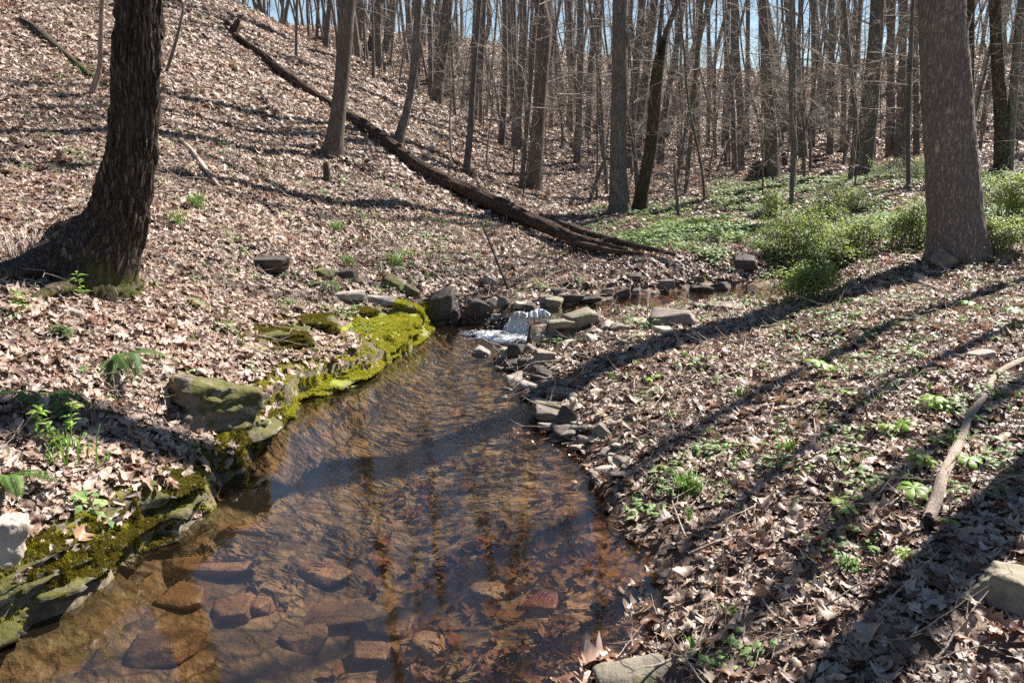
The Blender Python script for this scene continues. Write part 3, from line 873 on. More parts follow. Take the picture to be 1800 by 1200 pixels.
# the bedrock ledge along the left shore, in four lengths
LED = np.array([(-90, 1165, .26, .0), (20, 1112, .25, .0), (110, 1062, .25, .03), (200, 1005, .22, .0), (250, 972, .2, -.03), (290, 945, .22, .04), (345, 905, .20, .03), (372, 890, .10, -.10), (400, 840, .13, -.08), (440, 800, .17, .06),
        (480, 735, .10, .0), (522, 702, .07, -.02), (580, 682, .10, .05), (650, 657, .08, .04), (668, 640, .10, -.06), (700, 625, .17, .0), (742, 592, .18, .03), (756, 571, .12, 0), (764, 560, .06, -.05)])
lp_ = np.array([at_z(x, y, 0)[:2] for x, y, h, o in LED])
lseg = np.concatenate([[0], np.cumsum(np.linalg.norm(np.diff(lp_, axis=0), axis=1))])
LEDGE_PTS = []
def ledge(s0, s1, label, mat, bright, width):
    ns = int((s1 - s0) / .011); nt_ = 46
    s = np.linspace(s0, s1, ns)
    cx = np.interp(s, lseg, lp_[:, 0]); cy = np.interp(s, lseg, lp_[:, 1])
    k = np.ones(9) / 9
    sx = np.convolve(np.pad(cx, 4, 'edge'), k, 'valid'); sy = np.convolve(np.pad(cy, 4, 'edge'), k, 'valid')
    tx, ty = np.gradient(sx), np.gradient(sy); L = np.hypot(tx, ty); tx /= L; ty /= L
    k = np.ones(25) / 25
    tx = np.convolve(np.pad(tx, 12, 'edge'), k, 'valid'); ty = np.convolve(np.pad(ty, 12, 'edge'), k, 'valid'); L = np.hypot(tx, ty); tx /= L; ty /= L
    nx, ny = -ty, tx
    hh = np.interp(s, lseg, LED[:, 2]); oo = np.interp(s, lseg, LED[:, 3])
    tt = np.linspace(0, 1, nt_)
    # profile: offset inland and share of the height
    po = np.interp(tt, [0, .12, .3, .5, .62, 1], [-.05, .0, .012, .05, .12, width])
    ph = np.interp(tt, [0, .12, .3, .5, .62, 1], [-.6, .0, .45, .88, 1.0, 1.25])
    S_, T_ = np.meshgrid(s, tt, indexing='ij')
    q = np.stack([S_.ravel() * 2.6, ph[None].repeat(ns, 0).ravel() * 2.2, 0 * S_.ravel()], 1)
    und = (fbm3(q * np.array([1, 3.2, 1]), 3, 71) - .5).reshape(S_.shape)
    blk = fbm3(np.stack([np.floor(S_.ravel() * 4.2 + und.ravel() * 1.4), np.floor(ph[None].repeat(ns, 0).ravel() * 3.1 + und.ravel() * .9), 0 * S_.ravel()], 1) + .01, 1, 72).reshape(S_.shape)
    face = np.interp(tt, [0, .1, .5, .75, 1], [.3, 1, .9, .35, .1])[None]
    off = po[None] - oo[:, None] * face - (und * .24 + (blk - .5) * .13) * face
    X = sx[:, None] + nx[:, None] * off; Y = sy[:, None] + ny[:, None] * off
    g = H(X, Y)
    fine = (fbm3(np.stack([X.ravel() * 16, Y.ravel() * 16, ph[None].repeat(ns, 0).ravel() * 4], 1), 4, 73) - .5).reshape(S_.shape)
    broad = (fbm3(np.stack([X.ravel() * 3.5, Y.ravel() * 3.5, 0 * X.ravel()], 1), 3, 74) - .5).reshape(S_.shape)
    Z = ph[None] * hh[:, None] + fine * .04 + broad * .17 * np.clip(ph, 0, 1)[None]
    w = np.clip((tt - .62) / .38, 0, 1)[None]
    Z = Z * (1 - w) + (np.maximum(np.minimum(g + .02 + broad * .05 + fine * .04, Z + .08), g - .02)) * w
    Z[:, -1] = g[:, -1] - .05
    endf = np.minimum(1, np.minimum(s - s0, s1 - s)[:, None] / .05); Z = Z * endf + (Z - .04) * (1 - endf)
    V = np.stack([X, Y, Z], -1).reshape(-1, 3)
    i_ = (np.arange(ns - 1)[:, None] * nt_ + np.arange(nt_ - 1)[None]).ravel()
    qd = np.stack([i_, i_ + nt_, i_ + nt_ + 1, i_ + 1], 1)
    o = link('rock_ledge', mesh_np('rock_ledge', V, qd, M[mat], True)); tag(o, label, 'rock')
    tri = np.concatenate([qd[:, [0, 1, 2]], qd[:, [0, 2, 3]]])
    MOSSY.append((V, tri, bright))
    r = np.random.default_rng(int(s0 * 100) + 5)
    top = np.nonzero(np.tile(tt > .5, ns))[0]
    kk = r.choice(top, int((s1 - s0) * (190 if not bright else 50)))
    pp = V[kk] + np.array([0, 0, .004]); m_ = fbm3(pp * 3.0, 3, 88) > (.47 if not bright else .55)
    LEDGE_PTS.append(pp[m_])
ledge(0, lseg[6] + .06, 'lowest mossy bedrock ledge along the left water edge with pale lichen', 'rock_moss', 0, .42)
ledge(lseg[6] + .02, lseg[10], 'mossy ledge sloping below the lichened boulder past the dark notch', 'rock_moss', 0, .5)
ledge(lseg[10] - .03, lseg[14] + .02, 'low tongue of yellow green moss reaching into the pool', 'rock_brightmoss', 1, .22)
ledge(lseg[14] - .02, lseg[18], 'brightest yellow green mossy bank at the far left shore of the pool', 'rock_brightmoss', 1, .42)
LEDGE_PTS = np.concatenate(LEDGE_PTS)
# the two banks' larger rocks
rock(368, 706, 205, 92, 'rock_lichen', 'large lichen speckled boulder set into the left bank below the ferns', 5, .1, .4, 1.0, .9, hs=.95, rough=.12)
rock(8, 950, 76, 90, 'rock_pale', 'pale bare rock face at the left edge of the photo', 5, .35, .5, 1.0, .75, rough=.12)
rock(500, 592, 120, 34, 'rock_moss', 'leaf strewn mossy ledge above the left bank of the pool', 5, -.1, .2, .8, .9, mossy=0, rough=.09)
rock(560, 572, 90, 26, 'rock_moss', 'low mossy rock left of the pale ledge slabs', 5, -.1, .2, .8, .8, mossy=0, rough=.09)
rock(612, 524, 70, 14, 'rock_pale', 'long pale flat slab on the ledge above the moss', 4, 0, .1, .7, .2, True)
rock(673, 533, 66, 18, 'rock_pale', 'pale flat slab right of the longest ledge slab', 4, .06, .15, .7, .2, True)
rock(640, 552, 64, 14, 'rock_moss', 'thin mossy slab under the pale ledge slabs', 4, 0, .1, .7, .3, True, mossy=0)
rock(716, 548, 62, 28, 'rock_moss', 'mossy block at the right end of the ledge slabs', 4, .1, .1, .8, .4, True, mossy=1)
rock(690, 500, 60, 26, 'rock_lichen', 'lichened grey block stacked above the ledge slabs', 4, .1, .1, .8, .4, True)
rock(722, 516, 40, 22, 'rock_lichen', 'small lichened block beside the dark recess of the bank', 4, .2, .1, .8, .4, True)
rock(470, 468, 84, 24, 'rock_dark', 'dark flat ledge half buried in leaves on the slope', 4, .05, .1, .6, .4, True)
rock(562, 484, 66, 20, 'rock_lichen', 'narrow lichened ledge between two darker ledges on the slope', 4, .03, .1, .6, .4, True)
rock(612, 486, 42, 28, 'rock_dark', 'dark square ledge end under grass on the slope', 4, .1, .1, .8, .4, True)
rock(775, 543, 56, 56, 'rock_dark', 'dark upright rock in the shaded recess behind the pool', 4, 0, .1, .7, .5)
rock(800, 560, 22, 44, 'rock_dark', 'narrow mossy dark rock standing at the back of the pool', 4, .1, 0, .8, .5)
rock(752, 552, 26, 24, 'rock_moss', 'small moss capped stone at the far left corner of the pool', 4, 0, .1, .8, .5, mossy=1)
rock(135, 556, 28, 22, 'rock_pale', 'small pale stone among leaves under the leaning oak', 3, .2, .3, .8, .3)

# stones round the cascade, and down the right shore
ST = [
 (843, 549, 52, 34, 'rock_dark', 'dark angular block left of the cascade', .2), (861, 540, 18, 32, 'rock', 'slab leaning on the dark block left of the cascade', .9),
 (873, 560, 24, 12, 'rock_pale', 'small pale wet stone between dark block and cascade', 0), (884, 545, 20, 19, 'rock_olive', 'round moss spotted stone behind the cascade', 0),
 (915, 545, 20, 12, 'rock_pale', 'pinkish pebble behind the top of the cascade', 0), (933, 543, 20, 15, 'rock_dark', 'small dark stone at the lip of the cascade', 0),
 (972, 538, 38, 18, 'rock_olive', 'pale mossy stone above the lip of the cascade', .1), (1002, 530, 52, 16, 'rock_dark', 'long dark slab above the cascade', -.12),
 (1037, 534, 40, 11, 'rock_dark', 'thin slab sloping down right above the cascade', -.3), (983, 515, 28, 13, 'rock_dark', 'dark stone behind the slabs of the cascade', 0),
 (957, 528, 28, 16, 'rock', 'grey stone left of the long dark slab', 0), (1068, 514, 22, 14, 'rock', 'smooth brown round stone in the upper stream', 0),
 (1097, 518, 30, 14, 'rock_dark', 'dark stone beside the smooth brown round one upstream', -.2), (1119, 517, 18, 14, 'rock', 'small stone right of the dark upstream stone', 0),
 (858, 496, 28, 18, 'rock_pale', 'pale flat stone tilted on the leaves behind the pool', .5), (915, 497, 20, 17, 'rock_dark', 'dark cube like stone on leaves behind the pool', .1),
 (1117, 492, 28, 15, 'rock_dark', 'dark domed stone on the far bank of the upper stream', 0), (1168, 500, 30, 16, 'rock', 'grey stone on the far bank nearest the log end', 0),
 (1018, 567, 74, 32, 'rock_olive', 'big tan slab leaning right of the cascade', -.22), (1181, 564, 90, 32, 'rock', 'large smooth dark grey boulder on the gravel bar', -.12),
 (985, 587, 48, 15, 'rock_olive', 'flat wet stone at the foot of the cascade', -.1), (1047, 598, 36, 15, 'rock_pale', 'pale stone below the big tan slab', .1),
 (962, 604, 26, 16, 'rock_olive', 'tilted stone between foam and gravel bar', .4), (997, 606, 44, 10, 'rock_dark', 'dark plank shaped stone on the gravel bar', 0),
 (1022, 627, 34, 14, 'rock_dark', 'dark blunt stone on the gravel bar', -.1), (1127, 568, 32, 13, 'rock_pale', 'pale stone left of the smooth grey boulder', 0),
 (1170, 583, 42, 17, 'rock_pale', 'pale stone below the smooth grey boulder', .15), (1093, 577, 42, 12, 'rock', 'flat brown stone on the gravel bar behind the red leaf', .1),
 (1130, 612, 52, 8, 'rock_pale', 'thin flat pale stone in leaves on the gravel bar', 0), (848, 624, 34, 24, 'rock_pale', 'whitish grey stone at the tip of the stone spit', .2),
 (884, 622, 28, 18, 'rock_pale', 'pale slab second from the tip of the stone spit', -.3), (907, 618, 32, 28, 'rock_dark', 'black wet stone in the middle of the stone spit', .2),
 (931, 617, 24, 22, 'rock', 'upright pinkish slab right of the black wet stone', .7), (956, 628, 36, 25, 'rock_olive', 'yellowish square block on the stone spit', .1),
 (924, 638, 26, 14, 'rock_dark', 'dark small stone under the yellowish block', 0), (947, 653, 38, 22, 'rock_dark', 'dark pointed stone below the yellowish block', .3),
 (948, 668, 28, 16, 'rock_dark', 'dark low stone right of the white topped one', 0), (911, 673, 50, 15, 'rock_pale', 'white topped stone lying in the shallow water', .1),
 (893, 686, 20, 9, 'rock', 'small stone in the water under the white topped one', 0), (974, 693, 34, 27, 'rock_olive', 'round tan stone on the right shore', 0),
 (943, 692, 22, 15, 'rock_dark', 'dark wet stone at the water beside the round tan stone', 0), (950, 712, 22, 22, 'rock_olive', 'slanted leaf shaped stone below the round tan stone', .8),
 (970, 718, 66, 20, 'rock_olive', 'upper of two stacked flat slabs on the right shore', .28), (968, 734, 56, 20, 'rock', 'lower of two stacked flat slabs on the right shore', .3),
 (999, 737, 38, 34, 'rock_dark', 'dark upright stone right of the stacked slabs', .7), (903, 735, 34, 12, 'rock_pale', 'pale stone alone in the pool left of the slabs', .1),
 (1060, 762, 38, 28, 'rock_olive', 'pale slab leaning on leaves in the long shadow', .75), (1026, 774, 26, 13, 'rock', 'small stone at the shaded water edge', .2),
 (1275, 543, 96, 13, 'rock', 'long low flat slab beside the upper stream', .0), (1267, 507, 30, 20, 'rock_dark', 'dark stone on the far side of the upper stream near the bush', -.3),
 (1232, 513, 42, 16, 'rock_dark', 'dark wet stone splitting the upper stream', .1), (1323, 518, 26, 9, 'rock_dark', 'small wet stone at the right end of the visible stream', 0),
 (1310, 466, 40, 24, 'rock_dark', 'dark stone in the shade left of the green bush', 0), (1663, 459, 44, 34, 'rock', 'triangular grey brown stone leaning on the foot of the big right tree', .5),
 (1618, 493, 28, 20, 'rock_pale', 'pale stone in the shadow left of the big right tree', .4), (1680, 629, 52, 20, 'rock', 'grey stone half under leaves beside the whitish one', .25),
 (1728, 626, 42, 20, 'rock_pale', 'whitish flat stone on the right bank', -.1), (1572, 621, 46, 12, 'rock_pale', 'pale flat stone on the right bank beside a yellow plant', -.1),
 (1255, 796, 34, 18, 'rock', 'brown stone sunk in leaves in the middle of the right bank', 0), (1230, 540, 34, 10, 'rock', 'small stone left of the long low slab', 0),
 (1200, 548, 24, 12, 'rock_olive', 'small olive stone above the smooth grey boulder', 0), (830, 600, 1, 1, None, '', 0)]
for (x, y, w, h, m, lb, tl) in ST:
    if m: rock(x, y, w * 1.12, h, m, lb, 3 if w < 30 else 4, tl, None, .8, .25, abs(tl) > .1 and w > 30, hs=1.0, rough=.035)
rock(1800, 1050, 150, 66, 'rock_olive', 'wedge shaped grey green stone at the right edge near the bottom', 5, .25, .5, .8, .4, True)
rock(1115, 1200, 150, 34, 'rock_olive', 'flat olive brown slab cut by the bottom edge of the photo', 4, -.1, .2, .8, .4, True)
# small nameless stones of the gravel bar
rr = np.random.default_rng(5)
PEB = []
for k in range(5):
    V, Fc = rock_arrays((.1, .08, .05), 900 + k, 2, rough=.06); PEB.append(mesh_np('pebble', V, Fc, M[['rock', 'rock_dark', 'rock_pale', 'rock', 'rock_olive'][k]], True))
cnt = 0
while cnt < 120:
    x, y = rr.uniform(835, 1260), rr.uniform(495, 770)
    if y > 640 and x > 1090 - (770 - y) * .1: continue
    P = hit(x, y)
    if sdist(pool, P[:1], P[1:2])[0] < -.12 or (x > 1100 and y > 600): continue
    s = rr.uniform(.35, 1.15)
    o = link('pebble', PEB[rr.integers(5)], None, (P[0], P[1], P[2] + .006)); o.scale = (s, s, s * rr.uniform(.7, 1.3)); o.rotation_euler = (rr.uniform(-.5, .5), rr.uniform(-.5, .5), rr.uniform(0, 6.28))
    tag(o, 'small loose stone among the leaves of the gravel bar by the cascade', 'stone', 'small stones of the gravel bar')
    cnt += 1
FLAT = []
for k in range(6):
    V, Fc = rock_arrays((.17, .11, .04), 950 + k, 3, rough=.05, flat=True); FLAT.append(mesh_np('flat_stone', V, Fc, M[['rock', 'rock_pale', 'rock_olive', 'rock', 'rock_dark', 'rock_pale'][k]], True))
cnt = 0
edge = [(905, 625), (925, 660), (940, 700), (965, 740), (1010, 775), (1040, 815), (1060, 850)]
while cnt < 62:
    if cnt < 44:
        q = rr.uniform(0, len(edge) - 1.01); i = int(q); f = q - i
        x = edge[i][0] * (1 - f) + edge[i + 1][0] * f + rr.uniform(-22, 62); y = edge[i][1] * (1 - f) + edge[i + 1][1] * f + rr.uniform(-14, 12)
    else: x, y = rr.uniform(930, 1230), rr.uniform(555, 625)
    P = hit(x, y); s = rr.uniform(.45, 1.15) * (.8 if y > 780 else 1)
    o = link('flat_stone', FLAT[rr.integers(6)], None, (P[0], P[1], P[2] + .012)); o.scale = (s, s, s * rr.uniform(.8, 1.3)); o.rotation_euler = (rr.uniform(-.3, .3), rr.uniform(-.3, .3), rr.uniform(0, 6.28))
    tag(o, 'flat weathered stone half buried in leaves along the right shore', 'stone', 'flat stones of the right shore'); FOOT.append((P[0], P[1], .05 * s))
    cnt += 1
# stones lying on the bed of the pool
BED = [(560, 1004, 105, 26, 'rock_bed', 'long narrow sunken stone casting a dark shadow on the streambed'), (592, 1060, 135, 60, 'rock_bed', 'largest sunken slab in the middle of the clear water'),
       (530, 1112, 80, 36, 'rock_bed', 'diamond shaped sunken stone below the largest sunken slab'), (465, 1062, 40, 40, 'rock_bed', 'small upright sunken stone left of the largest sunken slab'),
       (410, 1082, 60, 55, 'rock_bed', 'yellowish sunken stone on the left part of the streambed'), (290, 1150, 110, 60, 'rock_bed', 'broad blurry sunken stone near the bottom left'),
       (652, 1135, 76, 32, 'rock_bed', 'flat sunken block with a dark lower edge near the bottom centre'), (752, 1140, 56, 42, 'rock_bed', 'rounded sunken stone right of the flat sunken block'),
       (700, 1085, 56, 36, 'rock_bed', 'sunken stone with an orange leaf on its upper right'), (920, 822, 32, 18, 'rock_bed', 'small oval sunken stone in the shaded strip'),
       (1025, 942, 105, 30, 'rock_red', 'long red sunken stone near the right shore'), (952, 1076, 66, 30, 'rock_red', 'dark red sunken stone left of the glinting leaves'),
       (360, 1015, 180, 26, 'rock_bed', 'long low sunken ridge off the left bank'), (430, 950, 80, 22, 'rock_bed', 'low sunken stone below the reflected trunks'),
       (860, 1045, 60, 30, 'rock_bed', 'sunken stone with small leaves left of the dark red one'), (330, 1070, 70, 40, 'rock_bed', 'sunken stone between the ridge and the yellowish one')]
for (x, y, w, h, m, lb) in BED:
    P0 = at_z(x, y, -.1); D = depth_of(P0); W = w * D / F * 1.15; Dp = h * D / F * 1.9
    V, Fc = rock_arrays((W, max(Dp, W * .3), .07), int(x + y), 4, nplanes=12, rough=.03, flat=True)
    b = float(H(P0[0], P0[1]))
    o = link('sunken_rock', mesh_np('sunken_rock', V, Fc, M[m], True), None, (P0[0], P0[1], min(b + .012, -.06))); o.rotation_euler = (0, 0, (int(x) % 7 - 3) * .12)
    tag(o, lb, 'rock')

# ------------------------------------------------------------------ trees
def smooth_path(P, n):
    P = np.asarray(P, float)
    d = np.concatenate([[0], np.cumsum(np.linalg.norm(np.diff(P, axis=0), axis=1))])
    t = np.linspace(0, d[-1], n)
    # catmull-rom
    out = []
    for v in t:
        k = min(np.searchsorted(d, v, side='right') - 1, len(P) - 2)
        u = (v - d[k]) / (d[k + 1] - d[k] + 1e-9)
        p0 = P[max(k - 1, 0)]; p1 = P[k]; p2 = P[k + 1]; p3 = P[min(k + 2, len(P) - 1)]
        out.append(.5 * ((2 * p1) + (-p0 + p2) * u + (2 * p0 - 5 * p1 + 4 * p2 - p3) * u * u + (-p0 + 3 * p1 - 3 * p2 + p3) * u ** 3))
    return np.array(out), t / d[-1]

def limb(T, p, d, length, r0, rng, level, sides, up=.25, kink=.16, segs=6, twig_n=(5, 4)):
    n = segs
    P = [p]; dd = d / np.linalg.norm(d)
    for k in range(n):
        dd = dd + rng.normal(0, kink, 3) + np.array([0, 0, up / n])
        dd /= np.linalg.norm(dd)
        P.append(P[-1] + dd * length / n)
    P = np.array(P)
    R = r0 * np.linspace(1, .25, n + 1)
    T.add(P, R, sides, cap=False)
    if level <= 0: return
    cnt = twig_n[0] if level > 1 else twig_n[1]
    for k in range(cnt):
        t = rng.uniform(.2, 1.0); i = min(int(t * n), n - 1)
        q = P[i] + (P[i + 1] - P[i]) * (t * n - i)
        ax = (P[i + 1] - P[i]); ax /= np.linalg.norm(ax)
        s = rng.normal(size=3); s -= (s @ ax) * ax; s /= np.linalg.norm(s)
        ang = rng.uniform(.5, 1.1)
        nd = ax * math.cos(ang) + s * math.sin(ang)
        limb(T, q, nd, length * rng.uniform(.35, .6) * (1.15 - .5 * t), max(r0 * (1 - .75 * t) * .5, .0026), rng, level - 1, max(3, sides - 2), up, kink * 1.25, max(3, segs - 1), twig_n)

def crown_on(T, P, R, rng, t0, nl, lspan, levels=2, up=.5, twig_n=(5, 4), minr=.012):
    """limbs along the trunk path P from fraction t0 up"""
    n = len(P)
    for k in range(nl):
        t = t0 + (1 - t0) * (k + rng.uniform(0, 1)) / nl
        i = min(int(t * (n - 1)), n - 2)
        q = P[i]
        a = rng.uniform(0, 6.283)
        el = rng.uniform(.2, 1.0)
        d = np.array([math.cos(a) * math.cos(el), math.sin(a) * math.cos(el), math.sin(el)])
        L = lspan * rng.uniform(.6, 1.1) * (1.2 - .75 * (t - t0) / (1 - t0))
        limb(T, q, d, L, max(R[i] * rng.uniform(.3, .5), minr), rng, levels, 5, up, .16, 6, twig_n)

def trunk_mesh(name, P, R, sides, mat, ridge=0.0, rf=9, zf=1.6, flare=1.8, flare_h=.35, lobes=5, seed=0, flare_dir=None):
    d = np.gradient(P, axis=0); d /= np.linalg.norm(d, axis=1)[:, None]
    ref = np.array([1.0, 0, 0]); a = ref - (d @ ref)[:, None] * d; a /= np.linalg.norm(a, axis=1)[:, None]
    b = np.cross(d, a)
    th = np.arange(sides) / sides * 2 * np.pi
    hgt = np.concatenate([[0], np.cumsum(np.linalg.norm(np.diff(P, axis=0), axis=1))])
    TH, HG = np.meshgrid(th, hgt)
    rng = np.random.default_rng(seed)
    ph = rng.uniform(0, 6.28, 3)
    lob = .5 + .5 * np.sin(lobes * TH + ph[0] + .8 * np.sin(TH + ph[1]))
    if flare_dir is not None: lob = lob * .5 + .9 * np.exp(-((np.angle(np.exp(1j * (TH - flare_dir)))) / .7) ** 2)
    fl = 1 + (flare - 1) * np.exp(-np.maximum(HG, 0) / flare_h) * (.35 + .9 * lob)
    fl *= 1 + .035 * np.sin(2 * TH + HG * 1.1 + ph[2]) + .02 * np.sin(3 * TH - HG * 2.3)
    RR = R[:, None] * fl
    if ridge:
        q = np.stack([np.cos(TH).ravel() * rf * 1.0, np.sin(TH).ravel() * rf, (HG * zf).ravel()], 1)
        w = fbm3(q * np.array([.5, .5, 1.3]), 2, seed + 2)
        n = fbm3(q + (w[:, None] - .5) * 2.2, 3, seed)
        rid = 1 - np.abs(n - .5) * 5.2
        n2 = fbm3(q * np.array([3, 3, 4.2]), 2, seed + 3)
        RR = RR + (np.clip(-rid, -1, .6) * -1 * -ridge + ridge * .5 * (n2 - .5) * 2).reshape(RR.shape) * .9
    V = P[:, None] + RR[..., None] * (np.cos(TH)[..., None] * a[:, None] + np.sin(TH)[..., None] * b[:, None])
    m = len(P)
    i = np.arange(m - 1)[:, None] * sides; j = np.arange(sides)[None]; jn = (j + 1) % sides
    qd = np.stack([i + j, i + jn, i + sides + jn, i + sides + j], -1).reshape(-1, 4)
    return mesh_np(name, V.reshape(-1, 3), qd, mat, True, {'tone': np.zeros(m * sides)})

def tree_from_photo(pts, mat, label, top=15.0, group=None, base=None, sides=14, flare=1.6, flare_h=.3, crown=True, limbs=9, t0=.45, lspan=2.6, ridge=0, res=None, seed=None,
                    name='tree', dY=0.0, twig_n=(5, 4), rf=9, zf=1.6, flare_dir=None, lobes=5, footpx=0):
    """pts: (px, py, width in px) from the top of the frame down to the base"""
    seed = seed if seed is not None else int(pts[-1][0] * 3 + pts[-1][1])
    rng = np.random.default_rng(seed)
    b = hit(pts[-1][0], pts[-1][1]) if base is None else base
    Y = b[1]
    pp = [at_y(x, y, Y + dY * (pts[-1][1] - y) / 400) for x, y, w in pts][::-1]
    rr_ = [w * depth_of(p) / F / 2 for (x, y, w), p in zip(pts[::-1], pp)]
    if not footpx: pp[0] = b.copy(); pp[0][2] -= .12
    path = [p for p in pp]; rad = list(rr_)
    d = path[-1] - path[-2]; d /= np.linalg.norm(d)
    h0 = path[-1][2]; r0 = rad[-1]
    z = h0
    if top > h0 + .5:
        nst = 6
        for k in range(nst):
            d = d + rng.normal(0, .03, 3); d[2] = abs(d[2]); d = d * .8 + np.array([0, 0, 1]) * .2; d /= np.linalg.norm(d)
            path.append(path[-1] + d * (top - h0) / nst)
            rad.append(r0 * (1 - .8 * (k + 1) / nst))
    n = res or 40
    # finer low down
    P, t = smooth_path(path, n if not ridge else n)
    dd = np.concatenate([[0], np.cumsum(np.linalg.norm(np.diff(np.array(path), axis=0), axis=1))]); dd /= dd[-1]
    R = np.interp(t, dd, rad)
    root = empty(name, (float(b[0]), float(b[1]), float(b[2])), label, 'tree', group)
    off = np.array([float(b[0]), float(b[1]), float(b[2])])
    hh = P[:, 2]
    link('trunk', trunk_mesh('trunk', P - off, R, sides, M[mat], ridge, rf, zf, flare, flare_h, lobes, seed, flare_dir), root)
    if crown:
        T = Tubes()
        tt = max(t0, (h0 - .2 - b[2]) / max(top - b[2], 1)) if t0 >= 0 else -t0
        crown_on(T, P - off, R, rng, tt, limbs, lspan, 2, twig_n=twig_n)
        link('crown', T.mesh('crown', M['twig'] if mat != 'bark_dark' else M['bark_mid']), root)
    return root, P, R, off

# the leaning oak on the left
rt, P1, R1, off1 = tree_from_photo([(243, -40, 80), (241, 60, 80), (239, 130, 80), (236, 200, 80), (229, 290, 84), (216, 345, 92), (203, 392, 102), (182, 430, 134), (160, 462, 172), (150, 498, 188), (146, 560, 190), (146, 640, 180)],
    'bark_dark', 'thick dark furrowed oak leaning out of the left slope', 16, sides=130, res=620, ridge=.022, rf=11, zf=3.2, flare=1.12, flare_h=.2, limbs=12, t0=.5, lspan=3.4,
    base=hit(176, 505), footpx=2, lobes=4, flare_dir=3.14)
T = Tubes()
for pts in ([(152, 448, 104), (105, 460, 76), (55, 470, 52), (0, 480, 36), (-70, 496, 22)], [(160, 475, 70), (115, 500, 54), (80, 515, 30), (50, 530, 12)]):
    pp = []
    for k, (x, y, w) in enumerate(pts):
        g = hit(x, y)
        D = depth_of(P1[0]) if k == 0 else depth_of(g)
        g = hit(x, y + w * .35); p = at_y(x, y, P1[0][1] + .02) if k == 0 else g + np.array([0, .02, w * D / F * .3])
        pp.append((p, w * D / F / 2))
    Pp, t = smooth_path([p for p, w in pp], 22)
    T.add(Pp - off1, np.interp(t, np.linspace(0, 1, len(pp)), [w for p, w in pp]), 14, .12, 4)
link('root', T.mesh('root', M['bark_dark']), rt)

# the big tree on the right
tree_from_photo([(1656, -40, 73), (1658, 60, 75), (1662, 140, 79), (1667, 220, 81), (1673, 300, 85), (1679, 370, 91), (1684, 430, 98), (1686, 455, 102)],
    'bark_right', 'thickest tree on the right with grey brown plated bark', 18, sides=110, res=560, ridge=.010, rf=13, zf=6.5, flare=1.45, flare_h=.13, limbs=13, t0=.5, lspan=3.6, base=hit(1686, 452), lobes=7)

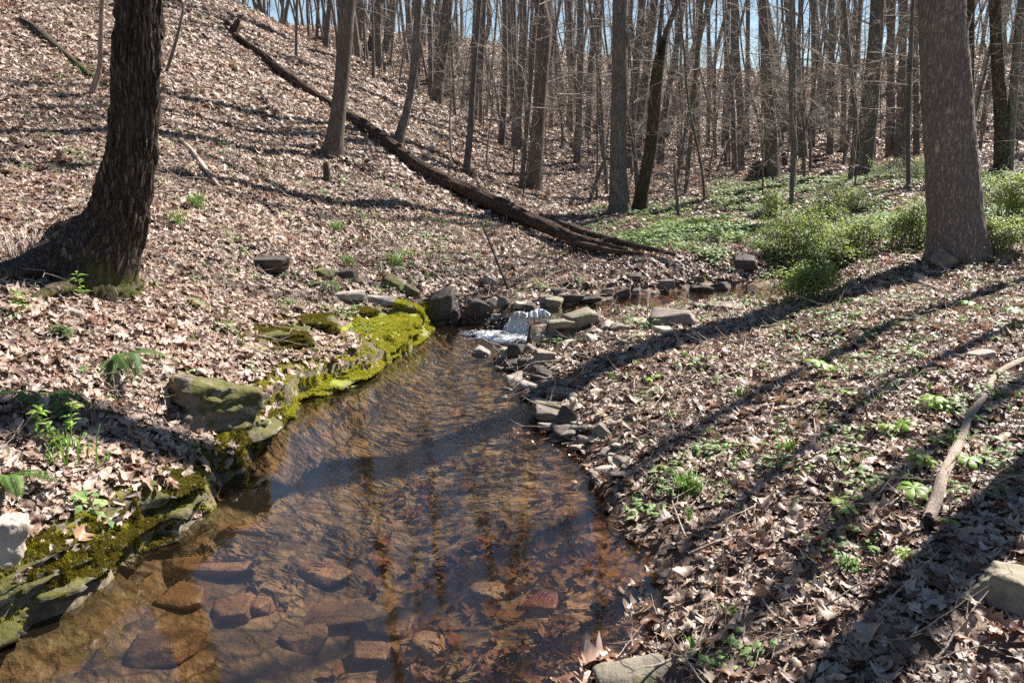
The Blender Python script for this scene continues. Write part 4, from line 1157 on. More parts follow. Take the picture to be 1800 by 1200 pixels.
TREES = [
 ([(182, -30, 8), (178, 20, 8), (177, 70, 8), (175, 120, 9), (166, 150, 11), (154, 168, 14)], 'bark_pink', 'slim pinkish young tree curving at its foot left of the dark oak', 7, 8, 1.2),
 ([(612, -20, 27), (607, 60, 27), (603, 120, 25), (597, 180, 25), (590, 235, 28), (581, 275, 34)], 'bark_grey', 'grey mottled tree in front of the big fallen log', 15, 16, 1.6),
 ([(736, -20, 15), (731, 80, 15), (724, 150, 14), (714, 200, 14), (702, 240, 18), (698, 255, 22)], 'bark_mid', 'slender curved tree just above the middle of the fallen log', 13, 12, 1.3),
 ([(844, -20, 9), (839, 50, 9), (832, 140, 9), (827, 230, 10), (821, 290, 12), (818, 311, 15)], 'bark_mid', 'thin dark tree with swollen foot on the slope below the log bend', 12, 10, 1.4),
 ([(946, -20, 20), (951, 15, 22), (957, 50, 27), (953, 110, 25), (947, 200, 23), (942, 280, 26), (938, 320, 29), (937, 340, 32)], 'bark_grey', 'stout tree with a bulge and kink near the top of the photo', 15, 16, 1.25),
 ([(1091, -20, 28), (1090, 80, 29), (1088, 180, 28), (1086, 260, 28), (1088, 330, 31), (1092, 382, 40)], 'bark_mid', 'straight left trunk of the pair at the centre of the valley floor', 16, 18, 1.35),
 ([(1130, -20, 12), (1118, 120, 14), (1108, 240, 14), (1104, 303, 16)], 'bark_mid', 'slim tree directly behind the centre pair', 14, 10, 1.3),
 ([(1153, -20, 14), (1138, 110, 14), (1126, 200, 15), (1118, 290, 17)], 'bark_mid', 'dark tree showing between the two centre trunks', 14, 10, 1.3),
 ([(633, -20, 12), (631, 75, 13)], 'bark_mid', 'grey trunk at the top of the ridge right of the mottled tree', 12, 10, 1.3),
 ([(664, -20, 20), (661, 50, 21), (656, 92, 27)], 'bark_dark', 'dark thick trunk standing on the ridge crest', 14, 12, 1.5),
 ([(700, -20, 11), (686, 50, 12), (672, 98, 16)], 'bark_mid', 'trunk leaning right from the foot of the dark ridge tree', 13, 10, 1.4),
 ([(771, -20, 8), (768, 60, 8), (763, 148, 10)], 'bark_mid', 'thin trunk on the ridge left of a thicker pale one', 12, 8, 1.3),
 ([(788, -20, 12), (788, 90, 12), (786, 172, 15)], 'bark_grey', 'pale brown trunk with dark rotten foot on the ridge', 13, 10, 1.4),
 ([(856, -20, 8), (860, 40, 9), (846, 100, 9), (840, 180, 10), (838, 205, 11)], 'bark_mid', 'crooked trunk behind the thin dark tree on the slope', 12, 8, 1.3),
 ([(887, -20, 9), (888, 80, 9), (887, 170, 10), (880, 260, 13)], 'bark_mid', 'trunk with exposed pale roots at the lower slope', 13, 8, 1.5),
 ([(921, -20, 13), (918, 80, 13), (912, 180, 14), (904, 272, 17)], 'bark_mid', 'trunk immediately left of the stout kinked tree', 14, 10, 1.4),
 ([(893, -20, 7), (897, 90, 7), (903, 200, 9), (905, 240, 9)], 'bark_mid', 'thin trunk rising between two thicker ones left of the kinked tree', 13, 8, 1.3),
 ([(1002, -20, 8), (1002, 100, 8), (1004, 238, 9)], 'bark_mid', 'straight thin trunk behind the kinked tree on its right', 13, 8, 1.2),
 ([(1021, -20, 11), (1020, 120, 11), (1017, 220, 11), (1014, 293, 14)], 'bark_mid', 'straight trunk midway between kinked tree and centre pair', 14, 10, 1.4),
 ([(1228, -20, 9), (1226, 120, 9), (1226, 262, 11)], 'bark_mid', 'trunk on the far slope left of the sky gap', 14, 8, 1.3),
 ([(1245, -20, 7), (1246, 140, 7), (1245, 266, 8)], 'bark_mid', 'thin straight trunk in front of the sky gap', 13, 8, 1.2),
 ([(1279, -20, 10), (1277, 140, 10), (1274, 266, 13)], 'bark_mid', 'dark trunk at the right side of the sky gap', 14, 8, 1.3),
 ([(1291, -20, 13), (1293, 80, 13), (1299, 160, 13), (1303, 240, 13), (1299, 309, 15)], 'bark_mid', 'reddish brown trunk bowed to the right behind the valley floor', 14, 10, 1.2),
 ([(1292, -20, 7), (1287, 130, 8), (1289, 220, 9), (1293, 308, 11)], 'bark_mid', 'thin trunk crossing the bowed reddish trunk', 12, 8, 1.2),
 ([(1315, -20, 8), (1314, 120, 8), (1313, 262, 10)], 'bark_mid', 'dim trunk between the bowed trunk and the flared grey one', 14, 8, 1.3),
 ([(1339, -20, 14), (1344, 60, 15), (1347, 130, 17), (1354, 220, 20), (1357, 290, 25), (1358, 318, 30)], 'bark_grey', 'grey trunk with a wide mossy flared foot beside an upturned stump', 15, 16, 1.45),
 ([(1391, -20, 6), (1391, 80, 6), (1390, 180, 7), (1392, 224, 8), (1397, 240, 12), (1395, 268, 10), (1392, 330, 8), (1392, 370, 9)], 'bark_mid', 'slim tree with a knob at mid height standing in the green plants', 9, 12, 1.1),
 ([(1405, -20, 4), (1406, 130, 4), (1408, 230, 5), (1417, 305, 6)], 'bark_mid', 'very thin curved stem right of the knobbed tree', 8, 6, 1.1),
 ([(1430, -20, 8), (1430, 150, 9), (1427, 264, 12)], 'bark_mid', 'trunk with flared foot on the far slope right of the knobbed tree', 14, 8, 1.4),
 ([(1462, -20, 10), (1462, 150, 11), (1459, 278, 13)], 'bark_mid', 'dim trunk behind the low twigs left of the leaning brown tree', 14, 8, 1.3),
 ([(1544, -20, 23), (1540, 60, 24), (1533, 140, 26), (1527, 210, 28), (1519, 270, 31), (1512, 316, 36)], 'bark_mid', 'smooth dark brown tree leaning right at the edge of the shrubs', 15, 18, 1.3),
 ([(1566, -20, 14), (1566, 120, 14), (1565, 280, 17)], 'bark_mid', 'dark straight trunk right behind the leaning brown tree', 15, 10, 1.2),
 ([(1589, -20, 13), (1586, 120, 13), (1580, 282, 16)], 'bark_mid', 'brown trunk between the dark straight one and the thickest tree', 15, 10, 1.2),
 ([(1708, -20, 12), (1706, 100, 13), (1703, 290, 14)], 'bark_mossy', 'trunk half hidden behind the right side of the thickest tree', 15, 10, 1.2),
 ([(1749, -20, 20), (1754, 120, 21), (1760, 220, 22), (1764, 305, 27)], 'bark_dark', 'dark trunk near the right edge above the dense shrubs', 15, 12, 1.2),
 ([(1799, -20, 13), (1788, 80, 14), (1778, 200, 14), (1772, 305, 18)], 'bark_mid', 'trunk leaning right out of the top right corner', 14, 10, 1.2),
 ([(1482, -20, 9), (1484, 150, 9), (1482, 270, 11)], 'bark_mid', 'trunk just left of the leaning brown tree behind twigs', 14, 8, 1.3),
 ([(1608, -20, 9), (1610, 150, 10), (1612, 280, 12)], 'bark_mid', 'trunk hugging the left side of the thickest tree', 14, 8, 1.3),
 ([(967, -20, 6), (968, 100, 6), (970, 230, 8)], 'bark_mid', 'thin trunk touching the right side of the kinked tree', 13, 8, 1.2),
 ([(1054, -20, 7), (1054, 140, 8), (1052, 240, 9)], 'bark_mid', 'trunk left of the centre pair in front of the far slope', 13, 8, 1.2),
 ([(582, -20, 9), (576, 40, 9), (571, 92, 11)], 'bark_mid', 'small ridge tree left of the mottled tree', 11, 8, 1.3),
 ([(523, -20, 5), (521, 50, 5), (520, 108, 6)], 'bark_mid', 'bare sapling on the hillside above the root end of the log', 6, 6, 1.1),
 ([(655, 20, 4), (656, 80, 5), (656, 145, 8)], 'bark_mid', 'bare sapling above the log right of the mottled tree', 6, 6, 1.3),
]
for pts, mat, lb, top, sides, fl in TREES:
    w = max(p[2] for p in pts)
    small = top < 10
    tree_from_photo(pts, mat, lb, top, sides=sides, flare=fl, flare_h=.22, limbs=5 if small else (9 if w > 18 else 7), t0=.35, lspan=1.2 if small else 2.6, res=44, twig_n=(4, 3) if w < 12 else (5, 4))

# right stem of the centre pair: broken hollow top, a live branch past the break
b = hit(1121, 380)
rt, P, R, off = tree_from_photo([(1167, 68, 12), (1160, 100, 19), (1153, 150, 22), (1149, 210, 22), (1142, 270, 22), (1131, 325, 22), (1121, 380, 30)], 'bark_mossy',
    'curved mossy right stem of the centre pair with a broken hollow top', 0, crown=False, sides=20, flare=1.4, base=b, res=60)
T = Tubes()
for pts in ([(1160, 105, 12), (1170, 60, 10), (1182, 30, 8), (1200, -20, 6), (1215, -90, 4)], [(1157, 95, 9), (1160, 50, 8), (1164, 10, 7), (1168, -50, 5), (1170, -140, 3)]):
    pp = [at_y(x, y, b[1] + .03) for x, y, w in pts]; Pp, t = smooth_path(pp, 16)
    Rr = np.interp(t, np.linspace(0, 1, len(pts)), [w * depth_of(p) / F / 2 for (x, y, w), p in zip(pts, pp)])
    T.add(Pp - off, Rr, 8)
    crown_on(T, Pp - off, Rr, np.random.default_rng(3), .4, 7, .9, 1)
link('branch', T.mesh('branch', M['bark_mid']), rt)
T = Tubes(); pp = [at_y(x, y, b[1] - .11) for x, y in ((1168, 72), (1161, 90), (1155, 112))]
T.add(np.array(pp) - off, np.array([.02, .045, .012]), 10)
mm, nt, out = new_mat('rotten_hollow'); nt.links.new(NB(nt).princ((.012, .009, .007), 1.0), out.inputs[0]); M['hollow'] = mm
link('hollow', T.mesh('hollow', M['hollow']), rt)

# trees outside the frame to the right, whose shadows cross the picture
SH = SUN_DIR[:2] / np.linalg.norm(SUN_DIR[:2])
def offtree(px, py, t, r, label, seed, lean=(0, 0)):
    G = hit(px, py)
    x, y = G[0] + SH[0] * t, G[1] + SH[1] * t
    z = float(H(x, y))
    rng = np.random.default_rng(seed)
    P = np.array([[x + lean[0] * k + rng.normal(0, .03) * k * .3, y + lean[1] * k, z - .1 + k * 1.9] for k in range(9)]); P, t_ = smooth_path(P, 30)
    R = r * np.interp(t_, [0, 1], [1, .3])
    root = empty('tree', (x, y, z), label, 'tree')
    o3 = np.array([x, y, z])
    link('trunk', trunk_mesh('trunk', P - o3, R, 18, M['bark_mid'], flare=1.5, flare_h=.25, seed=seed), root)
    T = Tubes(); crown_on(T, P - o3, R, rng, .4, 11, 3.0, 2)
    link('crown', T.mesh('crown', M['twig']), root)
offtree(1640, 1030, 3.3, .135, 'tree outside the right edge that throws the broad shadow across the bottom right', 71)
offtree(1330, 880, 5.2, .05, 'slim tree outside the right edge shading the middle of the right bank', 72)
offtree(1330, 700, 6.4, .085, 'tree outside the right edge shading the bank behind the fallen branch', 73)
offtree(1700, 760, 6.0, .07, 'farther tree outside the right edge', 74)

# ------------------------------------------------------------------ the woods behind
def bare_tree(seed, h, r, levels=2, limbs=9, t0=.35, lspan=2.4, tw=(5, 4), lean=.085):
    rng = np.random.default_rng(seed)
    P = [np.array([0, 0, -.25])]
    d = np.array([rng.normal(0, lean), rng.normal(0, lean), 1.0])
    for k in range(8):
        d = d + np.array([rng.normal(0, .05), rng.normal(0, .05), 0]); d /= np.linalg.norm(d)
        P.append(P[-1] + d * h / 8)
    P, t = smooth_path(P, 26); R = r * np.interp(t, [0, .05, .6, 1], [1.25, 1, .6, .15])
    tm = trunk_mesh('trunk', P, R, 8, M['bark_mid'], flare=1.4, flare_h=.25, seed=seed)
    T = Tubes(); crown_on(T, P, R, rng, t0, limbs, lspan, levels, twig_n=tw, minr=.014)
    return tm, T.mesh('crown', M['twig'])
KT = [bare_tree(500 + k, [15, 17, 13, 16, 12, 18, 14, 16, 11, 15][k], [.10, .12, .065, .085, .05, .135, .07, .11, .045, .08][k], 2, 9, [.25, .4, .2, .35, .15, .45, .2, .35, .12, .25][k], 2.4) for k in range(10)]
def sapling(seed, h, r):
    rng = np.random.default_rng(seed)
    P = [np.array([0, 0, -.1])]; d = np.array([rng.normal(0, .12), rng.normal(0, .12), 1.0])
    for k in range(7):
        d = d + rng.normal(0, .07, 3); d /= np.linalg.norm(d); P.append(P[-1] + d * h / 7)
    P, t = smooth_path(P, 18); R = r * np.linspace(1, .2, 18)
    T0 = Tubes(); T0.add(P, R, 6)
    T = Tubes()
    for k in range(16):
        tt = rng.uniform(.18, 1); i = min(int(tt * 17), 16)
        a = rng.uniform(0, 6.28); el = rng.uniform(-.05, .55)
        limb(T, P[i], np.array([math.cos(a) * math.cos(el), math.sin(a) * math.cos(el), math.sin(el)]), h * .34 * rng.uniform(.5, 1.1) * (1.2 - .7 * tt), max(R[i] * .3, .003), rng, 2, 4, .12, .24, 6, (5, 4))
    return T0.mesh('trunk', M['bark_mid']), T.mesh('branches', M['twig'])
KS = [sapling(600 + k, [3.2, 4.2, 2.4, 5.2, 3.6, 4.6, 2.8][k], [.018, .026, .013, .032, .02, .024, .015][k]) for k in range(7)]
for k in range(4): KS.append(sapling(640 + k, [7.5, 6.2, 8.5, 7][k], [.04, .03, .045, .035][k]))

def place_kind(kinds, n, dmin, dmax, x0, x1, seed, label_f, name, cat, group, mind, part2, scl=(.85, 1.2), avoid=()):
    rng = np.random.default_rng(seed); pts = []; tries = 0
    while len(pts) < n and tries < n * 60:
        tries += 1
        D = math.sqrt(rng.uniform(dmin ** 2, dmax ** 2)) if rng.uniform() < .6 else rng.uniform(dmin, dmax)
        px = rng.uniform(x0, x1)
        y = D; x = (px - 900) / F * D
        if any((x - a) ** 2 + (y - b) ** 2 < mind ** 2 for a, b, *_ in pts): continue
        if any(abs(px - ax) < aw and D < ad for ax, aw, ad in avoid): continue
        pts.append((x, y, px, D))
    return pts
def put(kinds, pts, seed, lab, name, cat, group, part2, scl=(.85, 1.2)):
    rng = np.random.default_rng(seed)
    for (x, y, px, D) in pts:
        k = rng.integers(len(kinds)); s = rng.uniform(*scl)
        z = float(H(x, y))
        root = empty(name, (x, y, z), lab(px, D), cat, group(px, D))
        root.scale = (s, s, s); root.rotation_euler = (rng.normal(0, .03), rng.normal(0, .03), rng.uniform(0, 6.28))
        a = link(kinds[k][0].name.split('.')[0], kinds[k][0], root); b_ = link(part2, kinds[k][1], root)
avoid_T = []
pts = place_kind(KT, 172, 21, 50, 380, 2250, 81, None, None, None, None, .9, None, avoid=[(480, 110, 40), (1250, 75, 34)])
def zone(px): return 'left of the kinked tree' if px < 900 else ('between the kinked tree and the sky gap' if px < 1200 else ('right of the sky gap' if px < 1600 else 'behind the thickest tree at the right'))
put(KT, pts, 82, lambda px, D: 'bare spring tree in the woods ' + zone(px), 'bare_tree', 'tree', lambda px, D: 'bare trees ' + zone(px), 'crown')
pts = place_kind(KS, 185, 12.5, 34, 780, 1900, 83, None, None, None, None, .6, None)
put(KS, pts, 84, lambda px, D: 'bare sapling with pale twigs ' + zone(px), 'bare_sapling', 'sapling', lambda px, D: 'understory saplings ' + zone(px), 'branches')
pts = place_kind(KS, 9, 18, 24, 430, 780, 85, None, None, None, None, .8, None)
put(KS, pts, 86, lambda px, D: 'bare sapling on the ridge left of the valley', 'bare_sapling', 'sapling', lambda px, D: 'saplings on the ridge', 'branches')
# beyond them: the far wood as one mass
rf_ = np.random.default_rng(87)
n = 360
D = np.sqrt(rf_.uniform(44 ** 2, 105 ** 2, n)); pxs = rf_.uniform(150, 2300, n)
kp = ~((np.abs(pxs - 1290) < 150) & (rf_.uniform(size=n) < .65)); D = D[kp]; pxs = pxs[kp]; n = len(D)
X = (pxs - 900) / F * D; Y = D
whole = []
for k in (0, 2, 3, 4, 7, 9):
    tm, cm = KT[k]
    def arr(me):
        v = np.zeros(len(me.vertices) * 3, np.float32); me.vertices.foreach_get('co', v)
        f = np.zeros(len(me.loops), np.int32); me.loops.foreach_get('vertex_index', f)
        lt = np.zeros(len(me.polygons), np.int32); me.polygons.foreach_get('loop_total', lt)
        return v.reshape(-1, 3), f[:(lt == 4).sum() * 4].reshape(-1, 4)
    v1, f1 = arr(tm); v2, f2 = arr(cm)
    whole.append(mesh_np('distant_tree', np.concatenate([v1, v2]), np.concatenate([f1, f2 + len(v1)]), M['bark_mid'], True))
tag(scatter('distant_woods', np.stack([X, Y, H(X, Y)], 1), np.stack([rf_.normal(0, .03, n), rf_.normal(0, .03, n), rf_.uniform(0, 6.28, n)], 1), rf_.uniform(.8, 1.15, n), rf_.integers(0, 6, n), whole), kind='stuff')
litter()
# ------------------------------------------------------------------ the fallen log and other dead wood
def deadwood(pts, mat, name, label, sides=10, wob=.08, lift=.5, n=30, cat='log', extra=(), D=None, group=None, ridge=0):
    pp = []; rr_ = []
    for q in pts:
        x, y, w = q[:3]
        g = hit(x, y + w * .4)
        Dd = depth_of(g); r = w * Dd / F / 2
        pp.append(g + np.array([0, r * .3, r * lift * 2 + .028])); rr_.append(r * (.85 if ridge > .01 else 1))
    P, t = smooth_path(pp, n)
    R = np.interp(t, np.linspace(0, 1, len(rr_)), rr_)
    c = P.mean(0)
    if ridge:
        me = trunk_log(P - c, R, 40, M[mat], ridge, int(pts[0][0]))
    else:
        T = Tubes(); T.add(P - c, R, sides, wob, int(pts[0][0])); me = T.mesh(name, M[mat])
    o = link(name, me, None, c)
    tag(o, label, cat, group)
    return o, P, R, c
def trunk_log(P, R, sides, mat, ridge, seed):
    d = np.gradient(P, axis=0); d /= np.linalg.norm(d, axis=1)[:, None]
    a = np.cross(d, [0, 0, 1.0]); a /= np.linalg.norm(a, axis=1)[:, None]; b = np.cross(d, a)
    th = np.arange(sides) / sides * 2 * np.pi
    hg = np.concatenate([[0], np.cumsum(np.linalg.norm(np.diff(P, axis=0), axis=1))]); TH, HG = np.meshgrid(th, hg)
    n = fbm3(np.stack([np.cos(TH).ravel() * 4, np.sin(TH).ravel() * 4, HG.ravel() * 1.2], 1), 4, seed)
    n2 = fbm3(np.stack([np.cos(TH).ravel() * 1.2, np.sin(TH).ravel() * 1.2, HG.ravel() * 2.2], 1), 3, seed + 3)
    RR = R[:, None] * (1 + (n2.reshape(TH.shape) - .5) * .5) - ridge * (1 - np.clip(np.abs(n - .5) * 9, 0, 1)).reshape(TH.shape)
    V = P[:, None] + RR[..., None] * (np.cos(TH)[..., None] * a[:, None] + np.sin(TH)[..., None] * b[:, None])
    m = len(P); i = np.arange(m - 1)[:, None] * sides; j = np.arange(sides)[None]; jn = (j + 1) % sides
    q = np.stack([i + j, i + jn, i + sides + jn, i + sides + j], -1).reshape(-1, 4)
    Vv = np.concatenate([V.reshape(-1, 3), P[:1], P[-1:]]); c0 = m * sides
    j = np.arange(sides); jn = (j + 1) % sides
    caps = np.concatenate([np.stack([j, jn, np.full(sides, c0)], 1), np.stack([(m - 1) * sides + jn, (m - 1) * sides + j, np.full(sides, c0 + 1)], 1)])
    return mesh_np('log', Vv, [q, caps], mat, True)
lg, P, R, c = deadwood([(412, 68, 13), (440, 88, 15), (470, 112, 17), (520, 152, 19), (580, 190, 18), (640, 228, 20), (700, 275, 24), (760, 317, 28), (820, 346, 32), (880, 375, 34), (940, 402, 33), (1000, 427, 30), (1060, 442, 22), (1100, 450, 12)],
    'log', 'fallen_log', 'long rotten reddish brown log lying down the left slope to the stream', lift=.62, n=260, ridge=.02)
T = Tubes()
for pts in ([(960, 395, 16), (1010, 410, 15), (1060, 428, 14), (1110, 443, 13), (1150, 452, 11), (1186, 462, 8)], [(1000, 436, 14), (1050, 448, 12), (1090, 457, 9), (1130, 462, 6)]):
    pp = [hit(x, y + w * .4) + np.array([0, .0, .10]) for x, y, w in pts]; Pp, t = smooth_path(pp, 26)
    T.add(Pp - c, np.interp(t, np.linspace(0, 1, len(pts)), [w * depth_of(p) / F / 2 for (x, y, w), p in zip(pts, pp)]), 12, .12, 5)
link('limb', T.mesh('limb', M['log']), lg)
T = Tubes(); g = hit(410, 62); rg = random.Random(4)
for k in range(11):
    d = np.array([rg.uniform(-1, .6), rg.uniform(-.4, .4), rg.uniform(-.2, 1)]); d /= np.linalg.norm(d); L = rg.uniform(.15, .42)
    T.add(np.array([g, g + d * L * .5 + np.array([0, 0, .05]), g + d * L]) - c, np.array([.09, .05, .015]), 7)
link('root', T.mesh('root', M['log']), lg)

DW = [
 ([(1631, 930, 22), (1646, 888, 21), (1656, 850, 18), (1676, 810, 16), (1692, 772, 12), (1704, 742, 13), (1731, 704, 9), (1755, 664, 10), (1815, 634, 8)], 'branch_pale', 'fallen_branch', 'thick pale barkless fallen branch with a charred end on the right bank', 14),
 ([(318, 250, 7), (345, 281, 9), (368, 312, 9), (386, 335, 6)], 'branch_pale', 'fallen_branch', 'short pale branch lying downhill of a dark hole right of the oak', 8),
 ([(1378, 545, 5), (1425, 542, 7), (1470, 532, 10)], 'log', 'fallen_branch', 'short dark broken branch on the bank below the yellow green bush', 8),
 ([(1606, 498, 7), (1630, 508, 7), (1652, 516, 5)], 'branch_pale', 'fallen_branch', 'small pale stick in front of the big right tree', 7),
 ([(1385, 768, 5), (1440, 780, 6), (1490, 792, 7), (1530, 800, 6)], 'branch_pale', 'fallen_branch', 'thin curved stick across the middle of the right bank', 7),
 ([(1110, 352, 6), (1080, 372, 8), (1045, 387, 8), (1020, 396, 6)], 'bark_mid', 'fallen_branch', 'grey branch leaning against the foot of the centre pair', 8),
 ([(1366, 298, 6), (1380, 303, 8), (1420, 307, 6), (1450, 295, 5)], 'bark_dark', 'fallen_branch', 'dark curved branch on the ground right of the flared grey trunk', 8),
 ([(1205, 305, 6), (1230, 310, 7), (1258, 314, 5)], 'log', 'fallen_log', 'small log lying on the sunlit valley floor', 8),
 ([(1188, 196, 6), (1220, 200, 9), (1262, 206, 10)], 'log', 'fallen_log', 'dark log lying high on the far slope', 8),
 ([(975, 290, 7), (985, 272, 9), (1002, 256, 8)], 'branch_pale', 'fallen_branch', 'pale broken log end behind the kinked tree', 8),
 ([(1008, 250, 5), (950, 245, 5), (915, 252, 6)], 'log', 'fallen_log', 'thin log lying behind the trunks left of the kinked tree', 8),
 ([(30, 40, 10), (60, 55, 16), (110, 95, 10), (150, 130, 9), (190, 158, 6)], 'bark_dark', 'fallen_log', 'dark decayed log at the top left corner', 8),
 ([(300, 25, 7), (330, 32, 8), (358, 45, 7)], 'branch_pale', 'fallen_branch', 'pale log end at the top of the hill right of the oak', 8),
 ([(345, 140, 3), (400, 165, 4), (460, 200, 3), (520, 240, 3)], 'branch_pale', 'fallen_branch', 'long thin stick running down the open slope left of the log', 6),
 ([(425, 48, 4), (470, 85, 4), (540, 130, 3)], 'branch_pale', 'fallen_branch', 'thin pole beside the upper end of the fallen log', 6),
 ([(700, 270, 3), (724, 300, 5), (760, 350, 5), (800, 375, 4)], 'log', 'fallen_branch', 'thin dark stick under the fallen log', 6),
 ([(1320, 1060, 4), (1310, 1090, 5), (1306, 1130, 4)], 'branch_pale', 'fallen_twig', 'pale bent twig in the bottom right leaves', 6),
 ([(1338, 1062, 4), (1355, 1090, 5), (1384, 1108, 5)], 'branch_pale', 'fallen_twig', 'pale twig beside the bent twig in the bottom right leaves', 6),
 ([(1395, 1160, 4), (1378, 1190, 5), (1370, 1215, 4)], 'branch_pale', 'fallen_twig', 'short pale stick at the bottom edge', 6),
 ([(1210, 985, 5), (1250, 968, 6), (1285, 955, 4)], 'branch_pale', 'fallen_twig', 'tan stick near the water edge on the right bank', 6),
 ([(1520, 1030, 4), (1545, 1000, 5), (1570, 975, 4)], 'log', 'fallen_twig', 'reddish stem pointing at the charred branch end', 6),
 ([(620, 385, 2), (680, 440, 3)], 'branch_pale', 'fallen_twig', 'thin straw on the slope above the ledges', 5),
 ([(425, 440, 3), (450, 468, 3), (470, 492, 3)], 'branch_pale', 'fallen_twig', 'bare straw leaning over the dark ledge', 5),
 ([(1190, 690, 3), (1240, 676, 4), (1300, 660, 3)], 'branch_pale', 'fallen_twig', 'thin stick on the leaves beside the long shadow', 5),
]
for pts, mat, nm, lb, sd in DW:
    ch = 'charred' in lb
    o, P, R, c = deadwood(pts, mat, nm, lb, sd, .16, .45, 140 if ch else 30, 'log' if nm == 'fallen_log' else ('branch' if nm == 'fallen_branch' else 'twig'), ridge=.004 if ch else 0)
    if 'charred' in lb:
        T = Tubes(); d = P[0] - P[1]; d /= np.linalg.norm(d)
        T.add(np.array([P[0] - d * .016, P[0] + d * .006, P[0] + d * .016]) - c, np.array([R[0] * 1.0, R[0] * 1.0, R[0] * .6]), 14, .12, 3)
        link('charred_end', T.mesh('charred_end', M['hollow']), o)
    if 'dark hole' in lb:
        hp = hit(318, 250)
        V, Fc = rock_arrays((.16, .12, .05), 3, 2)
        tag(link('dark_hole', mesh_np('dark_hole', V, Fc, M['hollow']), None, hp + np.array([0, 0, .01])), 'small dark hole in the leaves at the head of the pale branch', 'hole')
# broken stubs standing
for (pts, mat, lb, cat, nm) in (
  ([(1067, 272, 5), (1055, 300, 6), (1042, 335, 7), (1034, 362, 8)], 'bark_mid', 'leaning broken sapling left of the centre pair', 'sapling', 'dead_sapling'),
  ([(848, 395, 3), (866, 440, 4), (882, 480, 5), (897, 510, 6)], 'bark_mid', 'dark bare stem leaning over the leaves behind the pool', 'sapling', 'dead_sapling'),
  ([(1185, 285, 4), (1188, 330, 5), (1194, 392, 6)], 'bark_mid', 'thin bare stem on the valley floor right of the centre pair', 'sapling', 'dead_sapling'),
  ([(322, 15, 4), (310, 70, 5), (288, 135, 6)], 'bark_mid', 'thin bent stem just right of the dark oak', 'sapling', 'dead_sapling'),
  ([(905, 260, 3), (903, 290, 4), (902, 314, 6)], 'bark_mid', 'short bare stem beside the kinked tree on its left', 'sapling', 'dead_sapling'),
  ([(1280, 228, 3), (1282, 270, 4), (1283, 303, 5)], 'bark_mid', 'thin stem near the foot of the bowed trunk', 'sapling', 'dead_sapling'),
  ([(1378, 268, 6), (1380, 290, 10), (1382, 300, 14)], 'bark_dark', 'dark rotten stump right of the flared grey trunk', 'stump', 'stump'),
  ([(1052, 214, 13), (1050, 225, 14), (1048, 236, 16)], 'bark_dark', 'dark square stump on the far slope', 'stump', 'stump'),
  ([(1326, 286, 9), (1331, 298, 22), (1328, 308, 30), (1330, 318, 34)], 'bark_mossy', 'dark upturned stump left of the flared grey trunk', 'stump', 'stump'),
  ([(572, 285, 9), (574, 300, 12), (576, 322, 15)], 'bark_mossy', 'mossy stub at the foot of the grey mottled tree', 'stump', 'stump')):
    b = hit(pts[-1][0], pts[-1][1]); pp = [at_y(x, y, b[1]) for x, y, w in pts][::-1]; pp[0] = b - np.array([0, 0, .03])
    P, t = smooth_path(pp, 14); T = Tubes()
    R = np.interp(t, np.linspace(0, 1, len(pts)), [w * depth_of(p) / F / 2 for (x, y, w), p in zip(pts[::-1], pp)])
    T.add(P - b, R, 10, .1, 2)
    o = link(nm, T.mesh(nm, M[mat]), None, b); tag(o, lb, cat)
    if cat == 'sapling':
        T = Tubes(); crown_on(T, P - b, R, np.random.default_rng(int(pts[0][0])), .3, 6, .35, 1, minr=.003)
        link('branches', T.mesh('branches', M['twig']), o)

# ------------------------------------------------------------------ the cascade
b0 = at_z(918, 590, 0); lp = at_z(945, 552, .165)
wf = empty('waterfall', (float(b0[0]), float(b0[1]), 0), 'small foaming white cascade spilling between stones into the pool', 'waterfall')
nu, nv = 110, 60
u = np.linspace(-1, 1, nu); v = np.linspace(0, 1, nv)
Uu, Vv = np.meshgrid(u, v)
wtop, wbot = .18, .25
xt = lp[0] + Uu * wtop; xb = b0[0] + .06 + Uu * wbot
s = Vv
X = xt * (1 - s) + xb * s
Yc = lp[1] + .05 + (b0[1] + .02 - lp[1] - .05) * np.clip(s * 1.05, 0, 1)
Z = .175 + .014 * np.sin(Uu * 5) - .17 * np.clip((s - .18) / .7, 0, 1) ** 1.25
nn = (fbm3(np.stack([X.ravel() * 34, Yc.ravel() * 9, Z.ravel() * 7], 1), 4, 5) - .5).reshape(X.shape) * 1.0 * np.clip(s * 2.2, .12, 1)
step = .02 * np.sin(Uu * 7 + 1.0)
Yc = Yc - np.abs(nn) * .12 + step; Z = np.maximum(Z + nn * .05 + .02 * np.sin(Uu * 3.1 + 2), .002)
i = (np.arange(nv - 1)[:, None] * nu + np.arange(nu - 1)[None]).ravel(); q = np.stack([i, i + 1, i + 1 + nu, i + nu], 1)
foamv = np.clip((s + .02) * 2.5, 0, 1) * .80
link('falling_water', mesh_np('falling_water', np.stack([X, Yc, Z], -1).reshape(-1, 3) - np.array([b0[0], b0[1], 0]), q, M['fall'], True, {'foam': (foamv - .35 * np.clip(np.abs(Uu) - .72, 0, 1) * 3).ravel()}), wf)
